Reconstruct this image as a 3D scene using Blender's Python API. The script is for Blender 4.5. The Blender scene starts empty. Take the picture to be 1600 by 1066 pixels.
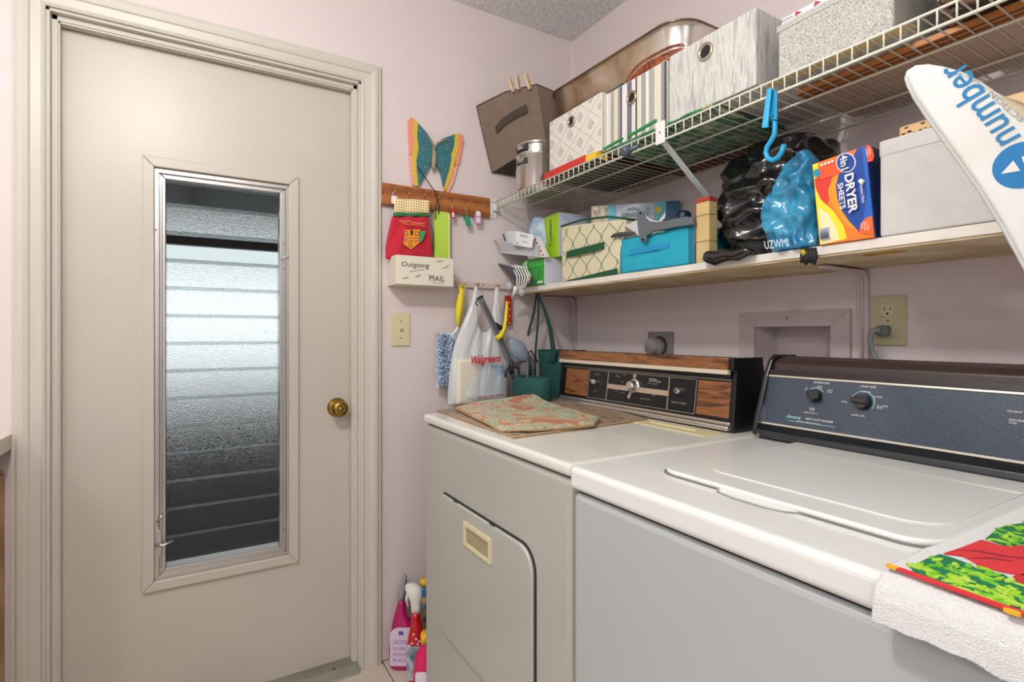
import bpy, bmesh, math, random
from mathutils import Vector, Matrix, noise
random.seed(7)
C = bpy.context.scene.collection
SC = bpy.context.scene
PI = math.pi
# ---------------------------------------------------------------- camera
CX, CY, CZ, FPX, HOR = 1.863, -1.414, 1.16, 837.0, 522.0
cam_d = bpy.data.cameras.new('camera'); cam = bpy.data.objects.new('camera', cam_d); C.objects.link(cam)
cam.location = (CX, CY, CZ); cam.rotation_euler = (PI/2, 0, math.radians(59.15))
cam_d.sensor_width = 36; cam_d.lens = FPX/1600*36; cam_d.shift_y = -11/1600; cam_d.clip_start = .02
SC.camera = cam
# ---------------------------------------------------------------- world, lamps, exposure
w = bpy.data.worlds.new('world'); SC.world = w; w.use_nodes = True
wn = w.node_tree.nodes; bg = wn['Background']
bg.inputs[0].default_value = (.93, .98, 1.0, 1); bg.inputs[1].default_value = 1.7
def area(name, loc, rot, size, energy, col, shape='DISK', size_y=None):
    l = bpy.data.lights.new(name, 'AREA'); l.shape = shape; l.size = size; l.energy = energy; l.color = col
    if size_y: l.size_y = size_y
    o = bpy.data.objects.new(name, l); C.objects.link(o); o.location = loc; o.rotation_euler = rot
    return o
pl_ = bpy.data.lights.new('ceiling_bulb_light', 'POINT'); pl_.energy = 43; pl_.shadow_soft_size = .06; pl_.color = (1, .965, .925)
po_ = bpy.data.objects.new('ceiling_bulb_light', pl_); C.objects.link(po_); po_.location = (1.34, -1.62, 2.22)
pk_ = bpy.data.lights.new('ceiling_fill_light', 'POINT'); pk_.energy = 30; pk_.shadow_soft_size = .10; pk_.color = (.95, .97, 1)  # unseen fill lamp, added to brighten the ceiling
pq_ = bpy.data.objects.new('ceiling_fill_light', pk_); C.objects.link(pq_); pq_.location = (2.9, -2.7, 1.95)
area('console_streak_light', (.75, -2.75, 2.40), (0, 0, 0), 1.2, 9, (.95, .98, 1), 'RECTANGLE', .3)  # unseen source, added for the bright streak on the washer console
area('kitchen_window_light', (2.9, -4.02, 1.5), (PI/2, 0, 0), 1.3, 7, (.82, .91, 1), 'RECTANGLE', 1.1)
area('side_fill_light', (4.52, -1.6, 1.5), (PI/2, 0, PI/2), 1.2, 8, (.84, .92, 1), 'RECTANGLE', 1.2)  # added cool fill; there is no window in this wall
vs = SC.view_settings
vs.view_transform = 'Standard'; vs.look = 'None'; vs.gamma = 1; vs.use_curve_mapping = False; vs.exposure = -0.04
SC.display_settings.display_device = 'sRGB'
# ---------------------------------------------------------------- pixel rays onto real planes
fx_, fy_ = -.8585, .5128
def _ray(px, py):
    t = (px-800)/FPX; return fx_+t*fy_, fy_-t*fx_, (HOR-py)/FPX
def onX(px, py, x):
    a, b, c = _ray(px, py); k = (x-CX)/a; return Vector((x, CY+k*b, CZ+k*c))
def onY(px, py, y):
    a, b, c = _ray(px, py); k = (y-CY)/b; return Vector((CX+k*a, y, CZ+k*c))
def onZ(px, py, z):
    a, b, c = _ray(px, py); k = (z-CZ)/c; return Vector((CX+k*a, CY+k*b, z))
def V(*a): return Vector(a)
# ---------------------------------------------------------------- materials
def lin(h):
    h = h.lstrip('#'); r = [int(h[i:i+2], 16)/255 for i in (0, 2, 4)]
    return tuple((c/12.92 if c <= .04045 else ((c+.055)/1.055)**2.4) for c in r)+(1,)
_mats = {}
def mat(h, rough=.55, metal=0., bump=0., bs=200., var=0., vs_=6., spec=.5, trans=0., coat=0., alpha=1., var_col=None, aniso=None, stretch=None, emit=0, detail=4, ior=None, sheen=0, thin=0):
    key = (h, rough, metal, bump, bs, var, vs_, spec, trans, coat, alpha, var_col, stretch, emit, detail, ior, sheen)
    if key in _mats: return _mats[key]
    m = bpy.data.materials.new('surface_'+h.strip('#')+'_%d' % len(_mats)); m.use_nodes = True
    nt = m.node_tree; b = nt.nodes['Principled BSDF']
    b.inputs['Base Color'].default_value = lin(h); b.inputs['Roughness'].default_value = rough
    b.inputs['Metallic'].default_value = metal; b.inputs['Specular IOR Level'].default_value = spec
    b.inputs['Transmission Weight'].default_value = trans; b.inputs['Coat Weight'].default_value = coat
    b.inputs['Alpha'].default_value = alpha
    if ior: b.inputs['IOR'].default_value = ior
    if sheen: b.inputs['Sheen Weight'].default_value = sheen
    tc = nt.nodes.new('ShaderNodeTexCoord'); vec = tc.outputs['Object']
    if stretch:
        mp = nt.nodes.new('ShaderNodeMapping'); mp.inputs['Scale'].default_value = stretch
        nt.links.new(vec, mp.inputs[0]); vec = mp.outputs[0]
    if var > 0:
        n = nt.nodes.new('ShaderNodeTexNoise'); n.inputs['Scale'].default_value = vs_; n.inputs['Detail'].default_value = detail
        nt.links.new(vec, n.inputs['Vector'])
        r = nt.nodes.new('ShaderNodeValToRGB'); r.color_ramp.elements[0].position = .35; r.color_ramp.elements[1].position = .65
        c = lin(h); d = lin(var_col) if var_col else tuple(x*(1-var) for x in c[:3])+(1,)
        r.color_ramp.elements[0].color = tuple(c[i]*(1-var)+d[i]*var for i in range(3))+(1,) if var_col else d
        r.color_ramp.elements[1].color = c
        nt.links.new(n.outputs['Fac'], r.inputs[0]); nt.links.new(r.outputs[0], b.inputs['Base Color'])
    if bump > 0:
        n = nt.nodes.new('ShaderNodeTexNoise'); n.inputs['Scale'].default_value = bs; n.inputs['Detail'].default_value = 3
        nt.links.new(vec, n.inputs['Vector'])
        bp = nt.nodes.new('ShaderNodeBump'); bp.inputs['Strength'].default_value = bump; bp.inputs['Distance'].default_value = .004
        nt.links.new(n.outputs['Fac'], bp.inputs['Height']); nt.links.new(bp.outputs[0], b.inputs['Normal'])
    _mats[key] = m
    return m
def ramp_mat(name, cols, scale=8., rough=.6, kind='noise', stretch=(1, 1, 1), distort=0., bump=0., metal=0., detail=5, coat=0.):
    """procedural pattern: list of (position, hex)"""
    m = bpy.data.materials.new(name); m.use_nodes = True
    nt = m.node_tree; b = nt.nodes['Principled BSDF']; b.inputs['Roughness'].default_value = rough; b.inputs['Metallic'].default_value = metal
    b.inputs['Coat Weight'].default_value = coat
    tc = nt.nodes.new('ShaderNodeTexCoord'); mp = nt.nodes.new('ShaderNodeMapping'); mp.inputs['Scale'].default_value = stretch
    nt.links.new(tc.outputs['Object'], mp.inputs[0])
    if kind == 'wave':
        t = nt.nodes.new('ShaderNodeTexWave'); t.inputs['Scale'].default_value = scale; t.inputs['Distortion'].default_value = distort
        t.inputs['Detail'].default_value = detail; t.bands_direction = 'Z'; out = t.outputs['Fac']
    elif kind == 'voronoi':
        t = nt.nodes.new('ShaderNodeTexVoronoi'); t.inputs['Scale'].default_value = scale; out = t.outputs['Distance']
    else:
        t = nt.nodes.new('ShaderNodeTexNoise'); t.inputs['Scale'].default_value = scale; t.inputs['Detail'].default_value = detail
        t.inputs['Distortion'].default_value = distort; out = t.outputs['Fac']
    nt.links.new(mp.outputs[0], t.inputs['Vector'])
    r = nt.nodes.new('ShaderNodeValToRGB'); cr = r.color_ramp
    while len(cr.elements) < len(cols): cr.elements.new(.5)
    for e, (p, h) in zip(cr.elements, cols): e.position = p; e.color = lin(h)
    nt.links.new(out, r.inputs[0]); nt.links.new(r.outputs[0], b.inputs['Base Color'])
    if bump:
        bp = nt.nodes.new('ShaderNodeBump'); bp.inputs['Strength'].default_value = bump; bp.inputs['Distance'].default_value = .003
        nt.links.new(out, bp.inputs['Height']); nt.links.new(bp.outputs[0], b.inputs['Normal'])
    return m
# ---------------------------------------------------------------- mesh builder
RM = {}
class MB:
    def __init__(s): s.v = []; s.f = []; s.mi = []; s.m = 0
    def add(s, vs, fs):
        o = len(s.v); s.v += [Vector(p) for p in vs]
        for f in fs: s.f.append([o+i for i in f]); s.mi.append(s.m)
        return s
    def hexa(s, p):
        """8 corners: bottom 0-3 counter-clockwise, top 4-7"""
        return s.add(p, [(3, 2, 1, 0), (4, 5, 6, 7), (0, 1, 5, 4), (1, 2, 6, 5), (2, 3, 7, 6), (3, 0, 4, 7)])
    def box(s, x0, x1, y0, y1, z0, z1):
        return s.hexa([(x0, y0, z0), (x1, y0, z0), (x1, y1, z0), (x0, y1, z0), (x0, y0, z1), (x1, y0, z1), (x1, y1, z1), (x0, y1, z1)])
    def fbox(s, o, u, v, a0, a1, b0, b1, d0, d1):
        n = u.cross(v).normalized()
        P = lambda a, b, d: o+u*a+v*b+n*d
        return s.hexa([P(a0, b0, d0), P(a1, b0, d0), P(a1, b1, d0), P(a0, b1, d0), P(a0, b0, d1), P(a1, b0, d1), P(a1, b1, d1), P(a0, b1, d1)])
    def prism(s, poly, o, u, v, d0, d1):
        n = u.cross(v).normalized(); k = len(poly)
        a = sum(poly[i][0]*poly[(i+1) % k][1]-poly[(i+1) % k][0]*poly[i][1] for i in range(k))
        if a < 0: poly = poly[::-1]
        vs = [o+u*p[0]+v*p[1]+n*d for d in (d0, d1) for p in poly]
        return s.add(vs, [tuple(range(k-1, -1, -1)), tuple(range(k, 2*k))]+[(i, (i+1) % k, k+(i+1) % k, k+i) for i in range(k)])
    def lathe(s, prof, c, axis=V(0, 0, 1), seg=24, cap=True):
        axis = Vector(axis).normalized(); a = axis.orthogonal().normalized(); b = axis.cross(a)
        vs = []; fs = []
        for r, h in prof:
            for i in range(seg):
                t = 2*PI*i/seg; vs.append(Vector(c)+axis*h+(a*math.cos(t)+b*math.sin(t))*r)
        for j in range(len(prof)-1):
            for i in range(seg):
                i2 = (i+1) % seg; fs.append((j*seg+i, j*seg+i2, (j+1)*seg+i2, (j+1)*seg+i))
        if cap:
            fs.append(tuple(range(seg-1, -1, -1))); fs.append(tuple((len(prof)-1)*seg+i for i in range(seg)))
        return s.add(vs, fs)
    def tube(s, pts, r, seg=8, closed=False, flat=1.0):
        pts = [Vector(p) for p in pts]; n = len(pts); rr = r if isinstance(r, (list, tuple)) else [r]*n
        ref = None; vs = []
        for i, p in enumerate(pts):
            a = pts[(i-1) % n] if (closed or i > 0) else p; b = pts[(i+1) % n] if (closed or i < n-1) else p
            d = (b-a).normalized()
            if ref is None: ref = d.orthogonal().normalized() if abs(d.z) > .9 else (V(0, 0, 1)-d*d.z).normalized()
            ref = (ref-d*ref.dot(d)); ref = ref.normalized() if ref.length > 1e-6 else d.orthogonal().normalized()
            q = d.cross(ref)
            for k in range(seg):
                t = 2*PI*k/seg; vs.append(p+(ref*math.cos(t)*flat+q*math.sin(t))*rr[i])
        fs = []
        for j in range(n if closed else n-1):
            j2 = (j+1) % n
            for k in range(seg):
                k2 = (k+1) % seg; fs.append((j*seg+k, j*seg+k2, j2*seg+k2, j2*seg+k))
        if not closed: fs += [tuple(range(seg-1, -1, -1)), tuple((n-1)*seg+k for k in range(seg))]
        return s.add(vs, fs)
    def loft(s, rings, closed=True, cap=True):
        k = len(rings[0]); vs = [p for r in rings for p in r]; fs = []
        for j in range(len(rings)-1):
            for i in range(k if closed else k-1):
                i2 = (i+1) % k; fs.append((j*k+i, j*k+i2, (j+1)*k+i2, (j+1)*k+i))
        if cap and closed: fs += [tuple(range(k-1, -1, -1)), tuple((len(rings)-1)*k+i for i in range(k))]
        return s.add(vs, fs)
    def sheet(s, fn, nu, nv, th=0.):
        P = [[Vector(fn(i/nu, j/nv)) for j in range(nv+1)] for i in range(nu+1)]
        vs = [p for r in P for p in r]; k = nv+1
        fs = [(i*k+j, (i+1)*k+j, (i+1)*k+j+1, i*k+j+1) for i in range(nu) for j in range(nv)]
        return s.add(vs, fs)
    def build(s, name, m, parent=None, smooth=False, bevel=0., bseg=2, sub=0, solid=0., local=False, kind=None, label=None, cat=None, group=None, auto=None):
        me = bpy.data.meshes.new(name)
        v = s.v
        if parent is not None and not local:
            inv = RM[parent.name].inverted(); v = [inv @ p for p in v]
            org = None
        me.from_pydata([tuple(p) for p in v], [], s.f)
        ms = m if isinstance(m, (list, tuple)) else [m]
        for q in ms: me.materials.append(q)
        for p, i in zip(me.polygons, s.mi): p.material_index = min(i, len(ms)-1); p.use_smooth = smooth
        if s.f:
            bmn = bmesh.new(); bmn.from_mesh(me); bmesh.ops.recalc_face_normals(bmn, faces=bmn.faces)
            if auto:
                for e in bmn.edges:
                    if len(e.link_faces) == 2 and e.calc_face_angle(0) > auto: e.smooth = False
            bmn.to_mesh(me); bmn.free()
        me.update()
        o = bpy.data.objects.new(name, me); C.objects.link(o)
        if parent is not None: o.parent = parent; RM[o.name] = RM[parent.name]
        else: RM[o.name] = Matrix.Identity(4)
        if solid:
            md = o.modifiers.new('solid', 'SOLIDIFY'); md.thickness = solid; md.offset = -1
        if bevel:
            md = o.modifiers.new('bevel', 'BEVEL'); md.width = bevel; md.segments = bseg; md.limit_method = 'ANGLE'; md.angle_limit = math.radians(35)
        if sub:
            md = o.modifiers.new('sub', 'SUBSURF'); md.levels = sub; md.render_levels = sub
        if kind: o['kind'] = kind
        if label: o['label'] = label
        if cat: o['category'] = cat
        if group: o['group'] = group
        return o
def rebase(o, loc):
    """move a top-level mesh's origin to loc"""
    loc = Vector(loc); o.data.transform(Matrix.Translation(-loc)); o.location = loc; return o
def thing(name, label, cat, loc=(0, 0, 0), rot=(0, 0, 0), group=None):
    o = bpy.data.objects.new(name, None); C.objects.link(o); o.empty_display_size = .05
    o.location = loc; o.rotation_euler = rot; o['label'] = label; o['category'] = cat
    if group: o['group'] = group
    from mathutils import Euler
    RM[o.name] = Matrix.Translation(Vector(loc)) @ Euler(rot).to_matrix().to_4x4()
    return o
def struct(o): o['kind'] = 'structure'; return o
def rrect(x0, x1, y0, y1, r, n=5):
    if not isinstance(r, (list, tuple)): r = [r]*4
    out = []
    for (cx, cy, a0, q) in ((x1-r[0], y1-r[0], 0, r[0]), (x0+r[1], y1-r[1], 90, r[1]), (x0+r[2], y0+r[2], 180, r[2]), (x1-r[3], y0+r[3], 270, r[3])):
        for i in range(n+1):
            a = math.radians(a0+90*i/n); out.append((cx+q*math.cos(a), cy+q*math.sin(a)))
    return out
def ngon(cx, cy, rx, ry=None, n=20, a0=0):
    ry = ry or rx; return [(cx+rx*math.cos(a0+2*PI*i/n), cy+ry*math.sin(a0+2*PI*i/n)) for i in range(n)]
def text(s, parent, o, u, v, h, m, name='lettering', width=None, shear=0, bold=0, ext=.0003, local=False, label=None, align='CENTER', space=1.0):
    """o = centre of the text, u reading direction, v up, h letter height (world coords)"""
    cu = bpy.data.curves.new(name, 'FONT'); cu.body = s; cu.size = 1; cu.align_x = 'LEFT'; cu.shear = shear; cu.offset = bold; cu.resolution_u = 3
    cu.space_character = space
    t = bpy.data.objects.new(name, cu); C.objects.link(t)
    dg = bpy.context.evaluated_depsgraph_get(); me = bpy.data.meshes.new_from_object(t.evaluated_get(dg))
    bpy.data.objects.remove(t); bpy.data.curves.remove(cu)
    xs = [p.co.x for p in me.vertices]; ys = [p.co.y for p in me.vertices]
    if not xs: return None
    sy = h/(max(ys)-min(ys)); sx = sy if width is None else width/(max(xs)-min(xs))
    cx, cy = (max(xs)+min(xs))/2, (max(ys)+min(ys))/2
    if align == 'LEFT': cx = min(xs)
    u = u.normalized(); v = v.normalized(); n = u.cross(v).normalized(); o = Vector(o)
    inv = Matrix.Identity(4) if local or parent is None else RM[parent.name].inverted()
    for p in me.vertices: p.co = inv @ (o+u*((p.co.x-cx)*sx)+v*((p.co.y-cy)*sy)+n*ext)
    me.materials.clear(); me.materials.append(m); me.name = name
    ob = bpy.data.objects.new(name, me); C.objects.link(ob)
    if parent is not None: ob.parent = parent; RM[ob.name] = RM[parent.name]
    if label: ob['label'] = label
    return ob
def arc(c, r, a0, a1, n, u, v):
    return [Vector(c)+u*(r*math.cos(math.radians(a0+(a1-a0)*i/n)))+v*(r*math.sin(math.radians(a0+(a1-a0)*i/n))) for i in range(n+1)]
UX, UY, UZ = V(1, 0, 0), V(0, 1, 0), V(0, 0, 1)
def sring(cx, cy, z, rx, ry, n=40, p=2.6, amp=0., fr=14., seed=0, rot=0.):
    out = []
    for i in range(n):
        t = 2*PI*i/n; c, s = math.cos(t), math.sin(t)
        x = math.copysign(abs(c)**(2/p), c)*rx; y = math.copysign(abs(s)**(2/p), s)*ry
        q = V(x, y, 0)
        if amp:
            nn = noise.noise(V(x*fr+seed, y*fr, z*fr*.7)) + .6*abs(noise.noise(V(x*fr*2.3, y*fr*2.3+seed, z*fr*1.4)))*2-.5
            q = q*(1+amp*nn)
        if rot: q = V(q.x*math.cos(rot)-q.y*math.sin(rot), q.x*math.sin(rot)+q.y*math.cos(rot), 0)
        out.append(V(cx+q.x, cy+q.y, z))
    return out
WHITE = mat('#e9e6e0', .5); BLACK = mat('#0e0e10', .4)
INK = mat('#17171a', .6)
CHROME = mat('#d9d9d6', .18, 1.); ALU = mat('#c9c9c6', .38, 1., bump=.05, bs=60)
# ================================================================ THE ROOM
PINK = mat('#dccfce', .6, bump=.35, bs=90., var=.03, vs_=3)
PINKD = mat('#cdbfc0', .6, bump=.35, bs=90.)
PAINT = mat('#c9c4b9', .42, bump=.08, bs=30., var=.04, vs_=4)
RX, FY, CH = 4.6, -4.1, 2.427      # room extents and ceiling height
DY0, DY1, DZ = -1.752, -.908, 2.037   # door opening
b = MB()
b.box(-.14, 0, FY, DY0, 0, CH); b.box(-.14, 0, DY1, .12, 0, CH); b.box(-.14, 0, DY0, DY1, DZ, CH)
struct(b.build('wall_left', PINK))
# laundry wall with the recessed supply box
HX0, HX1, HZ0, HZ1 = .886, 1.102, .99, 1.18
b = MB()
b.box(0, HX0, 0, .12, 0, CH); b.box(HX1, RX, 0, .12, 0, CH); b.box(HX0, HX1, 0, .12, 0, HZ0); b.box(HX0, HX1, 0, .12, HZ1, CH)
b.box(HX0, HX1, .10, .12, HZ0, HZ1)
struct(b.build('wall_back', PINK))
struct(MB().box(RX, RX+.1, FY, .12, 0, CH).build('wall_right', PINK))
b = MB(); b.box(-.14, 2.2, FY-.1, FY, 0, CH); b.box(3.6, RX+.1, FY-.1, FY, 0, CH); b.box(2.2, 3.6, FY-.1, FY, 0, .9); b.box(2.2, 3.6, FY-.1, FY, 2.1, CH)
struct(b.build('wall_front', PINK))
f = struct(MB().box(2.2, 3.6, FY-.09, FY-.08, .9, 2.1).build('window_1', mat('#dfe8ee', .3, spec=.4)))
b = MB()
for x in (2.2, 2.88, 3.56): b.box(x, x+.04, FY-.08, FY-.03, .9, 2.1)
for z in (.9, 2.06): b.box(2.2, 3.6, FY-.08, FY-.03, z, z+.04)
b.build('window_frame', WHITE, f)
POP = mat('#d6d6d2', .9, bump=.0)
def popcorn():
    m = bpy.data.materials.new('popcorn_ceiling'); m.use_nodes = True; nt = m.node_tree; p = nt.nodes['Principled BSDF']
    p.inputs['Roughness'].default_value = .95
    tc = nt.nodes.new('ShaderNodeTexCoord'); n = nt.nodes.new('ShaderNodeTexNoise'); n.inputs['Scale'].default_value = 75; n.inputs['Detail'].default_value = 4; n.inputs['Roughness'].default_value = .65
    nt.links.new(tc.outputs['Object'], n.inputs['Vector'])
    r = nt.nodes.new('ShaderNodeValToRGB'); r.color_ramp.elements[0].position = .35; r.color_ramp.elements[1].position = .62
    r.color_ramp.elements[0].color = lin('#cfd1d1'); r.color_ramp.elements[1].color = lin('#f4f4f2')
    nt.links.new(n.outputs['Fac'], r.inputs[0]); nt.links.new(r.outputs[0], p.inputs['Base Color'])
    bp = nt.nodes.new('ShaderNodeBump'); bp.inputs['Strength'].default_value = .9; bp.inputs['Distance'].default_value = .006
    nt.links.new(n.outputs['Fac'], bp.inputs['Height']); nt.links.new(bp.outputs[0], p.inputs['Normal'])
    return m
struct(MB().box(-.14, RX+.1, FY-.1, .12, CH, CH+.1).build('ceiling', popcorn()))
fl = struct(MB().box(-.14, RX+.1, FY-.1, .12, -.1, -.006).build('floor', mat('#8d8377', .9, bump=.3, bs=120)))
TILE = mat('#cfc0b2', .35, bump=.1, bs=40, var=.08, vs_=7)
tm = MB().box(.002, .331, .002, .331, -.006, 0); t0 = tm.build('tile', TILE, fl, bevel=.0015, bseg=1)
t0.location = (0, -.835-.333, 0)
for i in range(14):
    for j in range(-10, 3):
        if i == 0 and j == -1: continue
        y = -.835+.333*j
        if y < FY-.3 or i*.333 > RX-.3: continue
        t = t0.copy(); C.objects.link(t); t.location = (i*.333, y, 0)
# wall corner caulk line, a light bead where the two walls meet
b = MB(); b.box(0, .004, -.004, 0, 1.9, CH); struct(b.build('trim_1', mat('#e4dad8', .6)))
# ---------------------------------------------------------------- outside: covered porch seen through the louvres
struct(MB().box(-6.5, -.14, -5, 2.2, -.12, -.05).build('porch_floor', mat('#23221f', .8, bump=.2, bs=20)))
pc = struct(MB().box(-5.2, -.14, -4.2, 1.6, 2.32, 2.4).build('porch_ceiling', mat('#6d7074', .7)))
b = MB()
for y in (-3.2, -2.3, -1.4, -.5, .4): b.box(-5.2, -.16, y, y+.05, 2.25, 2.32)
b.build('rafter', mat('#3a342e', .7), pc)
struct(MB().box(-5.25, -5.15, -4.2, 1.6, 2.16, 2.4).build('porch_beam', mat('#4a443e', .7)))
struct(MB().box(-5.25, -5.1, -5, 2.2, -.1, .60).build('porch_wall', mat('#2d2b28', .8)))
struct(MB().box(-5.2, -.14, -4.25, -4.2, -.1, 2.4).build('porch_side_wall', mat('#6b675f', .8)))
struct(MB().box(-5.2, -.14, 1.6, 1.65, -.1, 2.4).build('porch_end_wall', mat('#6b675f', .8)))
# ---------------------------------------------------------------- door casing, jamb, stop
def casing(name, poly_fn):
    # stepped colonial profile: (offset from the opening edge outward, thickness)
    prof = [(0, 0), (0, .010), (.006, .013), (.010, .010), (.030, .013), (.034, .017), (.044, .020), (.054, .020), (.060, .016), (.066, .016), (.068, 0)]
    path = poly_fn
    b = MB(); rings = []
    for (y, z, dy, dz) in path: rings.append([V(t, y+dy*o, z+dz*o) for o, t in prof])
    b.loft(rings); return b.build(name, PAINT)
struct(casing('trim_2', [(DY0+.004, 0, -1, 0), (DY0+.004, DZ-.004, -1, 1), (DY1-.004, DZ-.004, 1, 1), (DY1-.004, 0, 1, 0)]))
b = MB()
b.box(-.14, .002, DY0, DY0+.012, 0, DZ); b.box(-.14, .002, DY1-.012, DY1, 0, DZ); b.box(-.14, .002, DY0, DY1, DZ-.012, DZ)
struct(b.build('trim_3', PAINT, bevel=.001, bseg=1))
b = MB()
for (a, c, s) in ((DY0+.012, DY0+.026, 1), (DY1-.026, DY1-.012, -1)):
    b.box(-.047, -.016, a, c, 0, DZ-.012)
    m = a if s < 0 else c-.005
    b.box(-.044, -.020, (c-.002 if s > 0 else a-.004), (c+.004 if s > 0 else a+.002), 0, DZ-.030)
b.box(-.047, -.016, DY0+.012, DY1-.012, DZ-.026, DZ-.012); b.box(-.044, -.020, DY0+.03, DY1-.03, DZ-.031, DZ-.024)
struct(b.build('trim_4', PAINT, bevel=.0015, bseg=2))
# ---------------------------------------------------------------- the door with its louvred light
DOORP = mat('#c4bcb0', .38, bump=.05, bs=20., var=.06, vs_=2.2)
D = bpy.data.objects.new('door_1', None); C.objects.link(D); D['kind'] = 'structure'; RM['door_1'] = Matrix.Identity(4)
xd = -.05; LY0, LY1, LZ0, LZ1 = -1.512, -1.132, .424, 1.655
y0, y1 = DY0+.014, DY1-.014
b = MB()
b.box(xd-.042, xd, y0, LY0, .012, DZ-.015); b.box(xd-.042, xd, LY1, y1, .012, DZ-.015)
b.box(xd-.042, xd, LY0, LY1, .012, LZ0); b.box(xd-.042, xd, LY0, LY1, LZ1, DZ-.015)
b.build('slab', DOORP, D)
# wood trim around the light, mitred
def mitre(name, ya, yb, za, zb, wd, x0, x1, m, par, bev=.001):
    b = MB()
    o = [(ya, za), (yb, za), (yb, zb), (ya, zb)]; i = [(ya+wd, za+wd), (yb-wd, za+wd), (yb-wd, zb-wd), (ya+wd, zb-wd)]
    for k in range(4):
        k2 = (k+1) % 4; q = [o[k], o[k2], i[k2], i[k]]
        b.prism(q, V(0, 0, 0), UY, UZ, x0, x1)
    return b.build(name, m, par, bevel=bev, bseg=2)
mitre('light_trim', -1.540, -1.107, .396, 1.686, .030, xd-.001, xd+.010, DOORP, D, .003)
ALUP = mat('#bfbcb8', .35, .85, bump=.08, bs=40, var=.1, vs_=5)
mitre('louvre_frame', LY0+.002, LY1-.002, LZ0+.002, LZ1-.002, .012, xd-.06, xd+.002, ALUP, D)
mitre('inner_frame', LY0+.012, LY1-.014, LZ0+.012, LZ1-.010, .018, xd-.06, xd-.006, ALUP, D, .002)
b = MB(); b.box(xd-.005, xd+.004, LY1-.024, LY1-.015, .45, 1.63); b.box(xd-.004, xd+.002, LY0+.016, LY0+.021, .46, 1.62)
b.build('track', ALUP, D, bevel=.001, bseg=1)
def frosted(clear=False):
    m = bpy.data.materials.new('clear_louvre_glass' if clear else 'rippled_louvre_glass'); m.use_nodes = True; nt = m.node_tree; p = nt.nodes['Principled BSDF']
    p.inputs['Base Color'].default_value = lin('#dde2e1' if not clear else '#b9c0c0'); p.inputs['Transmission Weight'].default_value = 1; p.inputs['IOR'].default_value = 1.3
    p.inputs['Roughness'].default_value = .02 if clear else .24
    if not clear:
        tc = nt.nodes.new('ShaderNodeTexCoord'); n = nt.nodes.new('ShaderNodeTexVoronoi'); n.inputs['Scale'].default_value = 420
        nt.links.new(tc.outputs['Object'], n.inputs['Vector'])
        bp = nt.nodes.new('ShaderNodeBump'); bp.inputs['Strength'].default_value = .6; bp.inputs['Distance'].default_value = .0015
        nt.links.new(n.outputs['Distance'], bp.inputs['Height']); nt.links.new(bp.outputs[0], p.inputs['Normal'])
    return m
FG, CG = frosted(), frosted(True)
gy0, gy1 = -1.486, -1.166
lou_z = [1.640-.0846*i for i in range(15)]
for i in range(14):
    zt, zb = lou_z[i]+.004, lou_z[i+1]-.006
    b = MB(); zt = min(zt, 1.625); zb = max(zb, .46)
    b.hexa([(xd-.043, gy0, zb), (xd-.043, gy1, zb), (xd-.038, gy1, zb), (xd-.038, gy0, zb), (xd-.026, gy0, zt), (xd-.026, gy1, zt), (xd-.021, gy1, zt), (xd-.021, gy0, zt)][::1])
    b.build('glass_louvre', CG if i in (0, 2) else FG, D)
b = MB()
for i in range(1, 14): b.box(xd-.050, xd-.016, gy1+.001, gy1+.008, lou_z[i]-.010, lou_z[i]+.012); b.box(xd-.050, xd-.016, gy0-.008, gy0-.001, lou_z[i]-.010, lou_z[i]+.012)
b.build('louvre_clips', ALUP, D, kind='stuff')
# latches and screws on the light
lk = MB().fbox(V(xd+.002, LY0+.007, .50), UY, UZ, 0, .012, 0, .075, 0, .004).build('latch_plate', ALUP, D, bevel=.001)
b = MB(); b.tube([V(xd+.012, LY0+.004, .533), V(xd+.016, LY0+.024, .531), V(xd+.014, LY0+.050, .541)], [.004, .0045, .003], 8); b.lathe([(.005, 0), (.005, .012)], V(xd+.002, LY0+.02, .532), UX, 12)
b.build('crank_handle', ALUP, lk, smooth=True)
b = MB(); b.tube([V(xd+.006, LY0+.010, .60), V(xd+.010, LY0+.022, .62)], .004, 8); b.build('clip', ALUP, D, smooth=True)
b = MB(); b.box(xd+.003, xd+.010, LY1-.024, LY1-.016, .52, .55); b.build('latch', ALUP, D, bevel=.001)
b = MB(); b.fbox(V(xd+.004, LY1-.030, 1.405), V(0, 1, .5).normalized(), V(0, -.5, 1).normalized(), 0, .028, 0, .006, 0, .004); b.build('turn_clip', ALUP, D, bevel=.001)
b = MB()
for (yy, zz) in ((LY1-.021, 1.46), (LY1-.021, 1.375), (LY0+.006, 1.47), (LY1-.02, .51), (LY0+.012, .59), (LY0+.012, .508)):
    b.lathe([(.0022, 0), (.0018, .0012)], V(xd+.004, yy, zz), UX, 8)
b.build('screw', mat('#55524e', .4, .8), D)
# knob
BR = mat('#a8873d', .22, 1., var=.35, vs_=60, var_col='#4c3c26')
k = MB().lathe([(.033, 0), (.033, .003), (.029, .008), (.014, .012), (.0125, .026)], V(xd, -.981, .905), UX, 32).build('door_handle', BR, D, smooth=True, auto=.6)
MB().lathe([(.0125, .0), (.020, .004), (.0275, .012), (.0285, .022), (.0245, .032), (.016, .037), (.011, .036)], V(xd+.024, -.981, .905), UX, 32).build('knob', BR, k, smooth=True)
MB().lathe([(.0085, 0), (.0075, .003), (.003, .0035)], V(xd+.060, -.981, .905), UX, 16).build('turn_button', mat('#8a8064', .3, 1.), k, smooth=True)
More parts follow.
